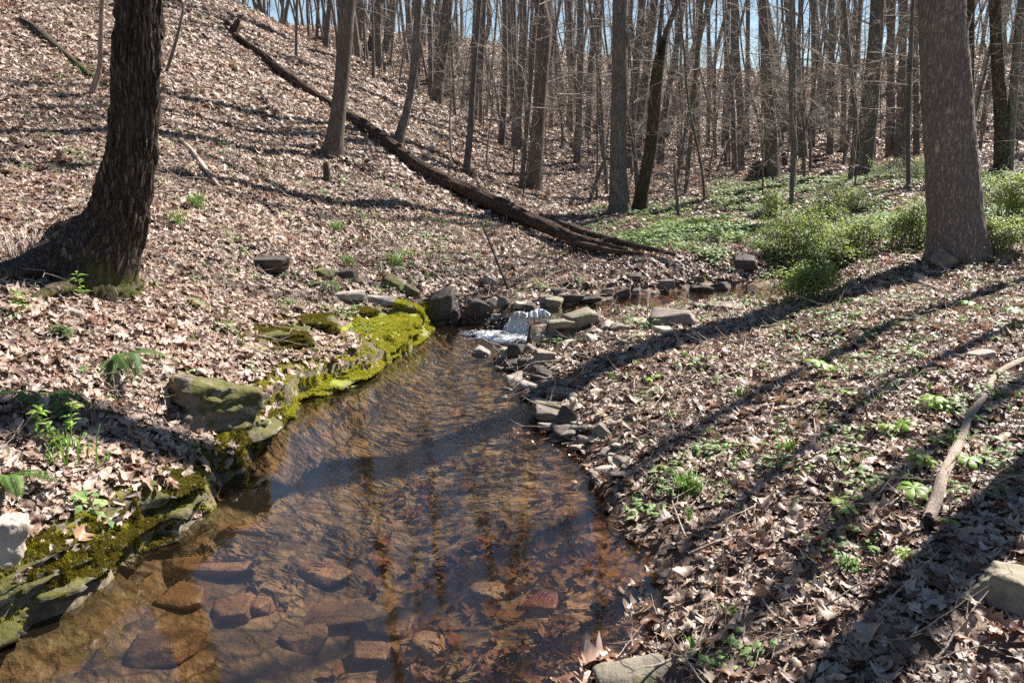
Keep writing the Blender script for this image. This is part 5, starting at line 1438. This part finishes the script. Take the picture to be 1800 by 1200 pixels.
# foam on the pool
A = np.linspace(0, 2 * np.pi, 64, endpoint=False); Rr = np.linspace(0, 1, 22)
AA, RR = np.meshgrid(A, Rr)
cx, cy = at_z(908, 590, 0)[:2]
rad = .42 * (.35 + 1.3 * fbm3(np.stack([np.cos(AA).ravel() * 2.5, np.sin(AA).ravel() * 2.5, 0 * AA.ravel()], 1), 3, 8).reshape(AA.shape))
X = cx + np.cos(AA) * RR * rad * 1.0; Y = cy - .02 + np.sin(AA) * RR * rad * .62
Z = .008 + (fbm3(np.stack([X.ravel() * 26, Y.ravel() * 26, 0 * X.ravel()], 1), 3, 9).reshape(X.shape)) * .035 * (1 - RR) ** .7
i = np.arange(21)[:, None] * 64; j = np.arange(64)[None]; q = np.stack([i + j, i + (j + 1) % 64, i + 64 + (j + 1) % 64, i + 64 + j], -1).reshape(-1, 4)
link('foam', mesh_np('foam', np.stack([X, Y, Z], -1).reshape(-1, 3) - np.array([b0[0], b0[1], 0]), q, M['foam'], True, {'foam': (.80 * (1 - RR) ** .6 - .12).ravel()}), wf)
V0, F0 = ICO[2]; r = np.random.default_rng(3)
VV, FF = [], []
for k in range(170):
    a = r.uniform(0, 6.28); rd = abs(r.normal(0, .55))
    if k < 90: p = np.array([cx - b0[0] + math.cos(a) * rd * .5, cy - b0[1] + math.sin(a) * rd * .2 + .08, abs(r.normal(0, .06)) + .02]); sr = r.uniform(.002, .006)
    else: p = np.array([r.uniform(-.9, .35), r.uniform(-.9, .15), .001]); sr = r.uniform(.002, .0055)
    VV.append(V0 * sr * np.array([1, 1, .6]) + p); FF.append(F0 + k * len(V0))
o = link('splash_drops', mesh_np('splash_drops', np.concatenate(VV), np.concatenate(FF), M['foam'], True, {'foam': np.ones(170 * len(V0))}), wf); tag(o, kind='stuff')

# ------------------------------------------------------------------ moss
def moss_tuft(seed, mat):
    r = np.random.default_rng(seed); V, Q = [], []
    for k in range(26):
        a = r.uniform(0, 6.28); d = abs(r.normal(0, .5)); p = np.array([math.cos(a) * d, math.sin(a) * d, -.1])
        b_ = r.uniform(0, 6.28); w = np.array([math.cos(b_), math.sin(b_), 0]) * .14; tip = p + np.array([r.normal(0, .2), r.normal(0, .2), r.uniform(.6, 1.1)])
        n = len(V); V += [p - w, p + w, tip + w * .6, tip - w * .6]; Q.append([n, n + 1, n + 2, n + 3])
    return mesh_np('moss_tuft', np.array(V) * .013, np.array(Q), M[mat], True, {'tone': np.full(len(V), r.uniform())})
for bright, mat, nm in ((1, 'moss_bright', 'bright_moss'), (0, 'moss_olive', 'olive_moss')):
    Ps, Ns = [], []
    r = np.random.default_rng(30 + bright)
    for V, Fc, br in MOSSY:
        if br != bright: continue
        a, b_, c_ = V[Fc[:, 0]], V[Fc[:, 1]], V[Fc[:, 2]]
        nr = np.cross(b_ - a, c_ - a); ar = np.linalg.norm(nr, axis=1); nr /= ar[:, None] + 1e-12; ar *= .5
        cnt = int(ar.sum() * (30000 if bright else 24000))
        k = r.choice(len(Fc), cnt, p=ar / ar.sum())
        uu = r.uniform(size=(cnt, 2)); uu = np.where(uu.sum(1)[:, None] > 1, 1 - uu, uu)
        p = a[k] + (b_ - a)[k] * uu[:, :1] + (c_ - a)[k] * uu[:, 1:]
        n_ = nr[k]
        patch = fbm3(p * 5, 4, 12)
        ok = (n_[:, 2] > -.25) & (p[:, 2] > H(p[:, 0], p[:, 1]) - .01) & (p[:, 2] > .004) & (patch > (.38 if bright else .47))
        Ps.append(p[ok]); Ns.append(n_[ok])
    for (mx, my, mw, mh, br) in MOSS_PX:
        if br != bright: continue
        cnt = int(mw * mh * .9)
        for k in range(cnt):
            a = r.uniform(0, 6.28); d = math.sqrt(r.uniform())
            g = hit(mx + math.cos(a) * d * mw, my + math.sin(a) * d * mh)
            if g[2] < .004: continue
            if fbm3(g[None] * 6, 3, 12)[0] < .42: continue
            Ps.append(g[None]); Ns.append(N(g[:1], g[1:2]))
    # the mossy rim of the left bank
    Q = np.stack([r.uniform(-3, -.3, 110000), r.uniform(1.6, 6.8, 110000)], 1); e = sdist(pool, Q[:, 0], Q[:, 1]); z = H(Q[:, 0], Q[:, 1])
    q3 = np.stack([Q[:, 0], Q[:, 1], z], 1); mk = fbm3(q3 * 2.2, 3, 44)
    lf = Q[:, 0] < np.interp(Q[:, 1], [0, 3, 4, 5.5, 6.4], [-1.9, -1.1, -.9, -.6, -.4])
    brz = (Q[:, 1] > 4.7) | (mk > .62)
    ok = lf & (e > -.03) & (e < .20 + .5 * (mk - .4)) & (mk > .36) & (z > .004) & (brz == bool(bright))
    Ps.append(q3[ok]); Ns.append(N(Q[ok, 0], Q[ok, 1]))
    P = np.concatenate(Ps); Nn = np.concatenate(Ns); n = len(P); print(nm, n)
    Nn = Nn + np.array([0, 0, .4])
    R = rot_from(Nn, r.uniform(0, 6.28, n), r.uniform(0, 6.28, n), np.abs(r.normal(0, .2, n)))
    tag(scatter(nm, P, R, r.uniform(.3, .85, n) * (1.15 if bright else 1), r.integers(0, 4, n), [moss_tuft(k, mat) for k in range(4)]), kind='stuff')

# ------------------------------------------------------------------ green plants
def leaflet(p, d, L, w, r, up=.2):
    """a folded pointed leaflet: 6 verts, 2 quads + tips"""
    d = d / (np.linalg.norm(d) + 1e-9); s = np.cross(d, [0, 0, 1.0]); s /= np.linalg.norm(s) + 1e-9
    n = np.cross(s, d); m = p + d * L * .5 + n * L * .05; e = p + d * L - n * L * up
    return [p, m + s * w - n * w * .3, e, m - s * w - n * w * .3, m]
def build_leaves(items, name, mat):
    V, T, tone = [], [], []
    for (vv, tn) in items:
        n = len(V); V += vv; T += [[n, n + 1, n + 4], [n + 1, n + 2, n + 4], [n + 2, n + 3, n + 4], [n + 3, n, n + 4]]; tone += [tn] * 5
    return mesh_np(name, np.array(V), np.array(T), M[mat], False, {'tone': np.array(tone)})
def shrub(px, py, w, h, label, nleaf, mat='shrub', seed=None):
    seed = seed or int(px + py); r = np.random.default_rng(seed)
    g = hit(px, py + h * .45); D = depth_of(g); W = w * D / F / 2 * 1.08; Hh = h * D / F * .8; nleaf = int(nleaf * .58)
    root = empty('shrub', tuple(map(float, g)), label, 'shrub')
    T = Tubes(); tips = []
    for k in range(int(16 + w / 8)):
        a = r.uniform(0, 6.28); L = r.uniform(.5, 1.1)
        x, y = math.cos(a) * W * L, math.sin(a) * W * L * .8; hh = Hh * r.uniform(.6, 1.1)
        b = np.array([r.normal(0, W * .25), r.normal(0, W * .25), 0])
        zb = lambda q: float(H(q[0] + g[0], q[1] + g[1])) - g[2]
        b[2] = zb(b) - .02
        e = np.array([x, y, 0]); e[2] = zb(e) + hh * r.uniform(.25, .6)
        m = (b + e) / 2; m[2] = max(b[2], zb(m)) + hh
        Pp, t = smooth_path([b, b * .6 + m * .4 + np.array([0, 0, hh * .15]), m, e], 12)
        T.add(Pp, np.linspace(.006, .002, 12), 4, cap=False); tips.append(Pp)
        for q in range(5):
            i = r.integers(3, 11); d = r.normal(size=3); d[2] = abs(d[2]) * .5; d /= np.linalg.norm(d)
            L2 = W * r.uniform(.15, .4); Pq = np.array([Pp[i], Pp[i] + d * L2 * .5, Pp[i] + d * L2 - np.array([0, 0, L2 * .15])]); T.add(Pq, np.array([.003, .002, .0015]), 3, cap=False); tips.append(smooth_path(Pq, 6)[0])
    link('stems', T.mesh('stems', M['twig']), root)
    items = []
    for k in range(nleaf):
        Pp = tips[r.integers(len(tips))]; i = r.integers(max(1, len(Pp) // 4), len(Pp))
        p = Pp[i] + r.normal(0, .03, 3) * np.array([1, 1, .8])
        d = r.normal(size=3); d[2] *= .4
        items.append((leaflet(p, d, r.uniform(.02, .052), r.uniform(.006, .013), r), r.uniform()))
    link('leaves', build_leaves(items, 'leaves', mat), root)
SHR = [(1400, 425, 165, 95, 'dense green bush right of the upper stream', 5200), (1412, 500, 120, 75, 'low yellow green bush overhanging the upper stream', 3600), (1355, 362, 55, 62, 'small upright green bush left of the knobbed tree', 1300),
       (1480, 352, 120, 58, 'low green bush right of the knobbed tree', 2600), (1592, 300, 150, 52, 'bright green bush behind the leaning brown tree', 3000), (1592, 395, 110, 100, 'green bush touching the left side of the thickest tree', 3400),
       (1775, 350, 150, 110, 'dense green bush filling the right edge behind the thickest tree', 6500), (1760, 415, 120, 70, 'dark shaded bush at the right foot of the thickest tree', 3400), (1500, 415, 130, 55, 'loose green bush between the densest bush and the thickest tree', 2600),
       (1690, 330, 60, 50, 'green bush peeping out behind the thickest tree', 1500), (1440, 385, 90, 50, 'small green bush behind the dense one', 1800)]
for x, y, w, h, lb, nl in SHR: shrub(x, y, w, h, lb, nl)

def mayapple(px, py, s, label, parts=2):
    g = hit(px, py + 18); r = np.random.default_rng(int(px))
    s = s * 1.35; h = s * .9
    root = empty('mayapple_plant', tuple(map(float, g)), label, 'plant')
    T = Tubes(); T.add(np.array([[0, 0, -.01], [r.normal(0, .01), 0, h * .5], [0, 0, h]]), np.array([.003, .0025, .002]), 5); link('stem', T.mesh('stem', M['mayapple']), root)
    for u_ in range(parts):
        n = 6; V, Q = [np.array([0, 0, h])], []
        a0 = r.uniform(0, 6.28); tilt = r.normal(0, .22, 2)
        for k in range(n):
            a = a0 + k * 6.283 / n + r.normal(0, .08)
            L = s * r.uniform(.6, .9) * (.9 if u_ else 1)
            d = np.array([math.cos(a), math.sin(a), 0]); sd = np.array([-math.sin(a), math.cos(a), 0])
            i0 = len(V)
            for tt, ww, dz in ((.35, .13, .0), (.7, .26, -.06), (.92, .22, -.18), (1.0, .08, -.25)):
                for sg in (-1, 0, 1):
                    V.append(np.array([0, 0, h]) + d * L * tt + sd * L * ww * sg + np.array([0, 0, dz * L + (.05 * L if sg == 0 else -.02 * L)]))
            Q += [[0, i0, i0 + 1, 0][:3], [0, i0 + 1, i0 + 2]]
            for c_ in range(3):
                for e in range(2):
                    p = i0 + c_ * 3 + e; Q += [[p, p + 3, p + 4], [p, p + 4, p + 1]]
        V = np.array(V); V[:, 2] += V[:, 0] * tilt[0] + V[:, 1] * tilt[1]
        if u_: V += np.array([r.normal(0, s), r.normal(0, s * .6), -h * .25])
        link('leaf', mesh_np('leaf', V, np.array(Q), M['mayapple'], True, {'tone': np.full(len(V), .2 + .3 * u_)}), root)
MAY = [(1440, 648, .075, 'yellow green umbrella leaf highest on the middle of the right bank', 1), (1487, 690, .05, 'small round pale green leaf below the highest umbrella leaf', 1), (1640, 706, .06, 'umbrella leaf left of the thin end of the fallen branch', 2),
       (1480, 898, .06, 'folded umbrella leaf left of the charred branch end', 1), (1612, 812, .065, 'umbrella leaf touching the fallen branch where it thickens', 2), (1602, 870, .06, 'drooping umbrella leaf beside the lower fallen branch', 1), (1700, 812, .05, 'small umbrella leaf right of the fallen branch', 1),
       (1612, 618, .05, 'yellow sprout above the pale flat stone', 2), (1645, 775, .04, 'small green sprout close left of the fallen branch', 1), (1668, 915, .035, 'small lone leaf right of the charred branch end', 1), (1585, 972, .035, 'yellowish leaf below the charred branch end', 1),
       (1700, 530, .06, 'pale plant in front of the big right tree', 2), (1780, 545, .06, 'pale plant at the right edge in front of the shrubs', 2), (1585, 745, .045, 'sprout in the sun left of the middle of the fallen branch', 2), (1150, 655, .04, 'small flowering sprout beside the long shadow', 2),
       (100, 770, .035, 'upper sprout at the left bank', 1)]
for x, y, s, lb, k in MAY: mayapple(x, y, s, lb, k)

def frond(root, p, d, L, droop, r, w=.16):
    P = [p]; dd = d / np.linalg.norm(d)
    for k in range(14):
        dd = dd + np.array([0, 0, -droop / 14]); dd /= np.linalg.norm(dd); P.append(P[-1] + dd * L / 14)
    P = np.array(P); items = []
    T = Tubes(); T.add(P, np.linspace(.0025, .001, 15), 4, cap=False); st = link('frond_stalk', T.mesh('frond_stalk', M['fern']), root)
    Pf, t = smooth_path(P, 34)
    for i in range(3, 33):
        ax = Pf[i + 1] - Pf[i]; ax /= np.linalg.norm(ax); s = np.cross(ax, [0, 0, 1.0]); s /= np.linalg.norm(s) + 1e-9
        ll = L * w * math.sin(math.pi * (.12 + .88 * (i - 3) / 31)) ** .7 + .004
        for sg in (-1, 1):
            items.append((leaflet(Pf[i], s * sg + ax * .3 + np.array([0, 0, -.15]), ll, ll * .16, r, .12), r.uniform(0, .5)))
    link('frond', build_leaves(items, 'frond', 'fern'), root)
FERN = [(212, 640, [((.35, -.5, .5), .42, 1.5), ((-.6, -.35, .5), .30, 1.5), ((.1, -.8, .35), .36, 1.2), ((.7, .1, .6), .22, 1.3)], 'largest dark green fern hanging over the lichened boulder'),
        (160, 655, [((-.2, -.7, .3), .30, 1.3), ((-.7, -.4, .4), .24, 1.4)], 'fern fronds left of the largest fern'), (118, 590, [((-.5, -.6, .4), .16, 1.2), ((.4, -.6, .4), .16, 1.2), ((0, -.5, .6), .14, 1.2)], 'small bluish fern under the oak'),
        (15, 850, [((.5, -.6, .5), .22, 1.2), ((-.5, -.5, .5), .22, 1.2), ((.8, 0, .5), .2, 1.3), ((0, -.8, .5), .2, 1.2)], 'fern at the left edge above the pale bare rock'), (95, 700, [((.5, -.6, .2), .26, 1.0), ((.8, -.2, .3), .22, 1.2), ((-.4, -.6, .3), .2, 1.2)], 'shaded fern on the left bank'),
        (575, 505, [((.5, -.5, .6), .2, 1.4), ((-.5, -.5, .6), .2, 1.4), ((.1, -.7, .5), .2, 1.4)], 'fern hanging from the narrow ledge'), (35, 700, [((.5, -.4, .3), .24, 1.2), ((-.3, -.6, .4), .2, 1.2)], 'fern in deep shade at the left edge')]
for x, y, fr, lb in FERN:
    g = hit(x, y); r = np.random.default_rng(x); root = empty('fern', tuple(map(float, g)), lb, 'fern')
    for d, L, dr in fr: frond(root, np.array([0, 0, .03]), np.array(d, float), L * 1.0, dr, r)

def grass_arrays(n, h, spread, r, w=.004):
    V, Q = [], []
    for k in range(n):
        a = r.uniform(0, 6.28); d = np.array([math.cos(a), math.sin(a), 0]); s = np.array([-d[1], d[0], 0]) * w * r.uniform(.6, 1.2)
        p = np.array([r.normal(0, spread * .25), r.normal(0, spread * .25), -.005]); hh = h * r.uniform(.5, 1.15); out = r.uniform(.1, .9) * hh
        pts = [p, p + d * out * .25 + np.array([0, 0, hh * .6]), p + d * out * .65 + np.array([0, 0, hh * .92]), p + d * out * 1.1 + np.array([0, 0, hh * .8])]
        n0 = len(V)
        for q, ww in zip(pts, (1, .9, .6, .08)): V += [q - s * ww, q + s * ww]
        Q += [[n0 + 2 * i_, n0 + 2 * i_ + 1, n0 + 2 * i_ + 3, n0 + 2 * i_ + 2] for i_ in range(3)]
    return np.array(V), np.array(Q)
GR = [(1208, 868, .11, 90, 'bright grass tuft at the water side of the right bank'), (345, 368, .13, 90, 'dark green leafy tuft on the slope right of the oak'), (590, 408, .12, 60, 'green tuft on the slope above the ledges'),
      (130, 815, .16, 22, 'tall green blades above the left ledge rock'), (1385, 800, .08, 40, 'small grass tuft right of the brown stone'), (1680, 790, .08, 40, 'grass tuft between fallen branch and right edge'), (310, 395, .12, 30, 'pale green sprig left of the dark leafy tuft'),
      (1300, 700, .07, 30, 'thin grass in the shadow on the right bank'), (1490, 1010, .07, 60, 'flat dark green tuft near the broad shadow'), (700, 470, .15, 60, 'hanging grass above the ledge slabs'), (610, 470, .12, 60, 'hanging grass over the dark square ledge'), (60, 470, .2, 120, 'dry grass hanging from the root of the oak'),
      (720, 455, .12, 40, 'hanging grass right of the ledge slabs'), (1180, 740, .06, 26, 'small grass sprout in the sun right of the long shadow')]
for x, y, h, n, lb in GR:
    g = hit(x, y); V, Q = grass_arrays(n, h, h, np.random.default_rng(x + y))
    o = link('grass_tuft', mesh_np('grass_tuft', V, Q, M['grass' if 'dry' not in lb else 'twig'], True, {'tone': np.random.default_rng(1).uniform(size=len(V))}), None, g); tag(o, lb, 'grass')

def seedling(px, py, h, label):
    g = hit(px, py); r = np.random.default_rng(px); root = empty('seedling', tuple(map(float, g)), label, 'plant')
    P = np.array([[0, 0, -.01], [r.normal(0, .01), 0, h * .5], [r.normal(0, .02), 0, h]]); T = Tubes(); T.add(P, np.array([.003, .002, .0015]), 5); link('stem', T.mesh('stem', M['grass']), root)
    items = []
    for k in range(22):
        t = r.uniform(.4, 1); p = P[1] + (P[2] - P[1]) * (t * 2 - 1 if t > .5 else 0); a = r.uniform(0, 6.28)
        items.append((leaflet(p, np.array([math.cos(a), math.sin(a), r.uniform(0, .5)]), r.uniform(.03, .06), .008, r), r.uniform()))
    link('leaves', build_leaves(items, 'leaves', 'mayapple'), root)
for x, y, h, lb in ((130, 800, .22, 'tallest seedling with narrow leaves on the left bank'), (75, 780, .16, 'two stemmed seedling near the left edge'), (148, 545, .2, 'blue green seedling growing against the oak foot'), (95, 790, .12, 'short seedling between the taller ones on the left bank'),
                    (640, 395, .12, 'small green sprout on the slope below the log'), (30, 560, .14, 'pale seedling at the left edge under the oak root')): seedling(x, y, h, lb)

# small sprigs everywhere, the carpet of the valley floor, twigs in the litter
def sprig(seed, n, h, mat, L=.03):
    r = np.random.default_rng(seed); it = []
    for k in range(n):
        a = r.uniform(0, 6.28); p = np.array([r.normal(0, h * .5), r.normal(0, h * .5), h * r.uniform(.1, 1)])
        it.append((leaflet(p, np.array([math.cos(a), math.sin(a), r.uniform(-.1, .5)]), L * r.uniform(.6, 1.2), L * .26, r), r.uniform(0, 1)))
    return build_leaves(it, 'sprig', mat)
def gtuft(seed):
    r = np.random.default_rng(seed); V, Q = grass_arrays(12, .07, .04, r, .003)
    return mesh_np('grass_blades', V, Q, M['grass'], True, {'tone': r.uniform(size=len(V))})
r = np.random.default_rng(91)
P, px, py, D = visible_points(150000, -9, 10, 1.2, 17, seed=92)
d1 = sdist(pool, P[:, 0], P[:, 1]); d2 = sdist(upper, P[:, 0], P[:, 1])
dens = np.full(len(P), .02)
pn = fbm2(P[:, 0] * 1.5, P[:, 1] * 1.5, 3, 93)
dens = np.where(pn > .52, .06, dens)
dens = np.where((px > 1100) & (py > 480) & (py < 900), np.where(pn > .45, .24, .08), dens)
carp = (px > 1040) & (py > 372 - (px - 1040) * .06) & (py < 470) & (D > 8)
carp &= ~((px < 1230) & (py > 445))
dens = np.where(carp, .6 * np.clip((fbm2(P[:, 0] * 1.3, P[:, 1] * 1.3, 4, 94) - .36) * 6, 0, 1), dens)
carp2 = (px > 1250) & (py > 300) & (py <= 380) & (D > 9)
dens = np.where(carp2, .55 * np.clip((fbm2(P[:, 0] * .9, P[:, 1] * .9, 4, 95) - .38) * 6, 0, 1), dens)
dens = np.where((px > 1480) & (py > 440) & (py < 560), .14, dens)
dens = np.where((px < 860) & (py > 380) & (py < 560) & (px > 560), .13, dens)
dens = np.where(P[:, 1] > 12, np.maximum(dens, .05), dens)
k = (d1 > .08) & (d2 > .05) & (r.uniform(size=len(P)) < dens)
carpk = (carp | carp2)[k]; P = P[k]; D = D[k]; n = len(P); print('sprigs', n)
nr = N(P[:, 0], P[:, 1])
I = np.where(carpk, r.integers(0, 4, n), r.choice([4, 5, 6, 7, 0, 1], n))
tag(scatter('ground_plants', P, rot_from(nr * .5 + np.array([0, 0, .5]), r.uniform(0, 6.28, n), r.uniform(0, 6.28, n), np.abs(r.normal(0, .12, n))), r.uniform(.6, 1.3, n) * np.where(carpk, 1.25, .85), I,
    [sprig(1, 14, .07, 'herb', .05), sprig(2, 16, .06, 'herb', .045), sprig(3, 12, .08, 'herb', .06), sprig(4, 14, .07, 'shrub', .04), gtuft(5), gtuft(6), sprig(7, 6, .03, 'shrub', .028), sprig(8, 5, .03, 'mayapple', .03)]), kind='stuff')
TW = []
for k in range(5):
    rg2 = np.random.default_rng(950 + k); T = Tubes(); limb(T, np.zeros(3), np.array([1, 0, .02]), rg2.uniform(.15, .4), .0035, rg2, 1, 4, 0, .12, 6, (2, 2)); TW.append(T.mesh('litter_twig', M['branch_pale']))
P, px, py, D = visible_points(15000, -7, 7.5, 1.1, 12, seed=96)
k = (sdist(pool, P[:, 0], P[:, 1]) > np.where(P[:, 0] < -.4, .35, -.12)) & (sdist(upper, P[:, 0], P[:, 1]) > 0) & (r.uniform(size=len(P)) < .45); P = P[k]; n = len(P)
nr = N(P[:, 0], P[:, 1])
tag(scatter('litter_twigs', P + nr * .03, rot_from(nr, r.uniform(0, 6.28, n), r.uniform(0, 6.28, n), np.abs(r.normal(0, .15, n))), r.uniform(.5, 1.4, n), r.integers(0, 5, n), TW), kind='stuff')
print('script done')
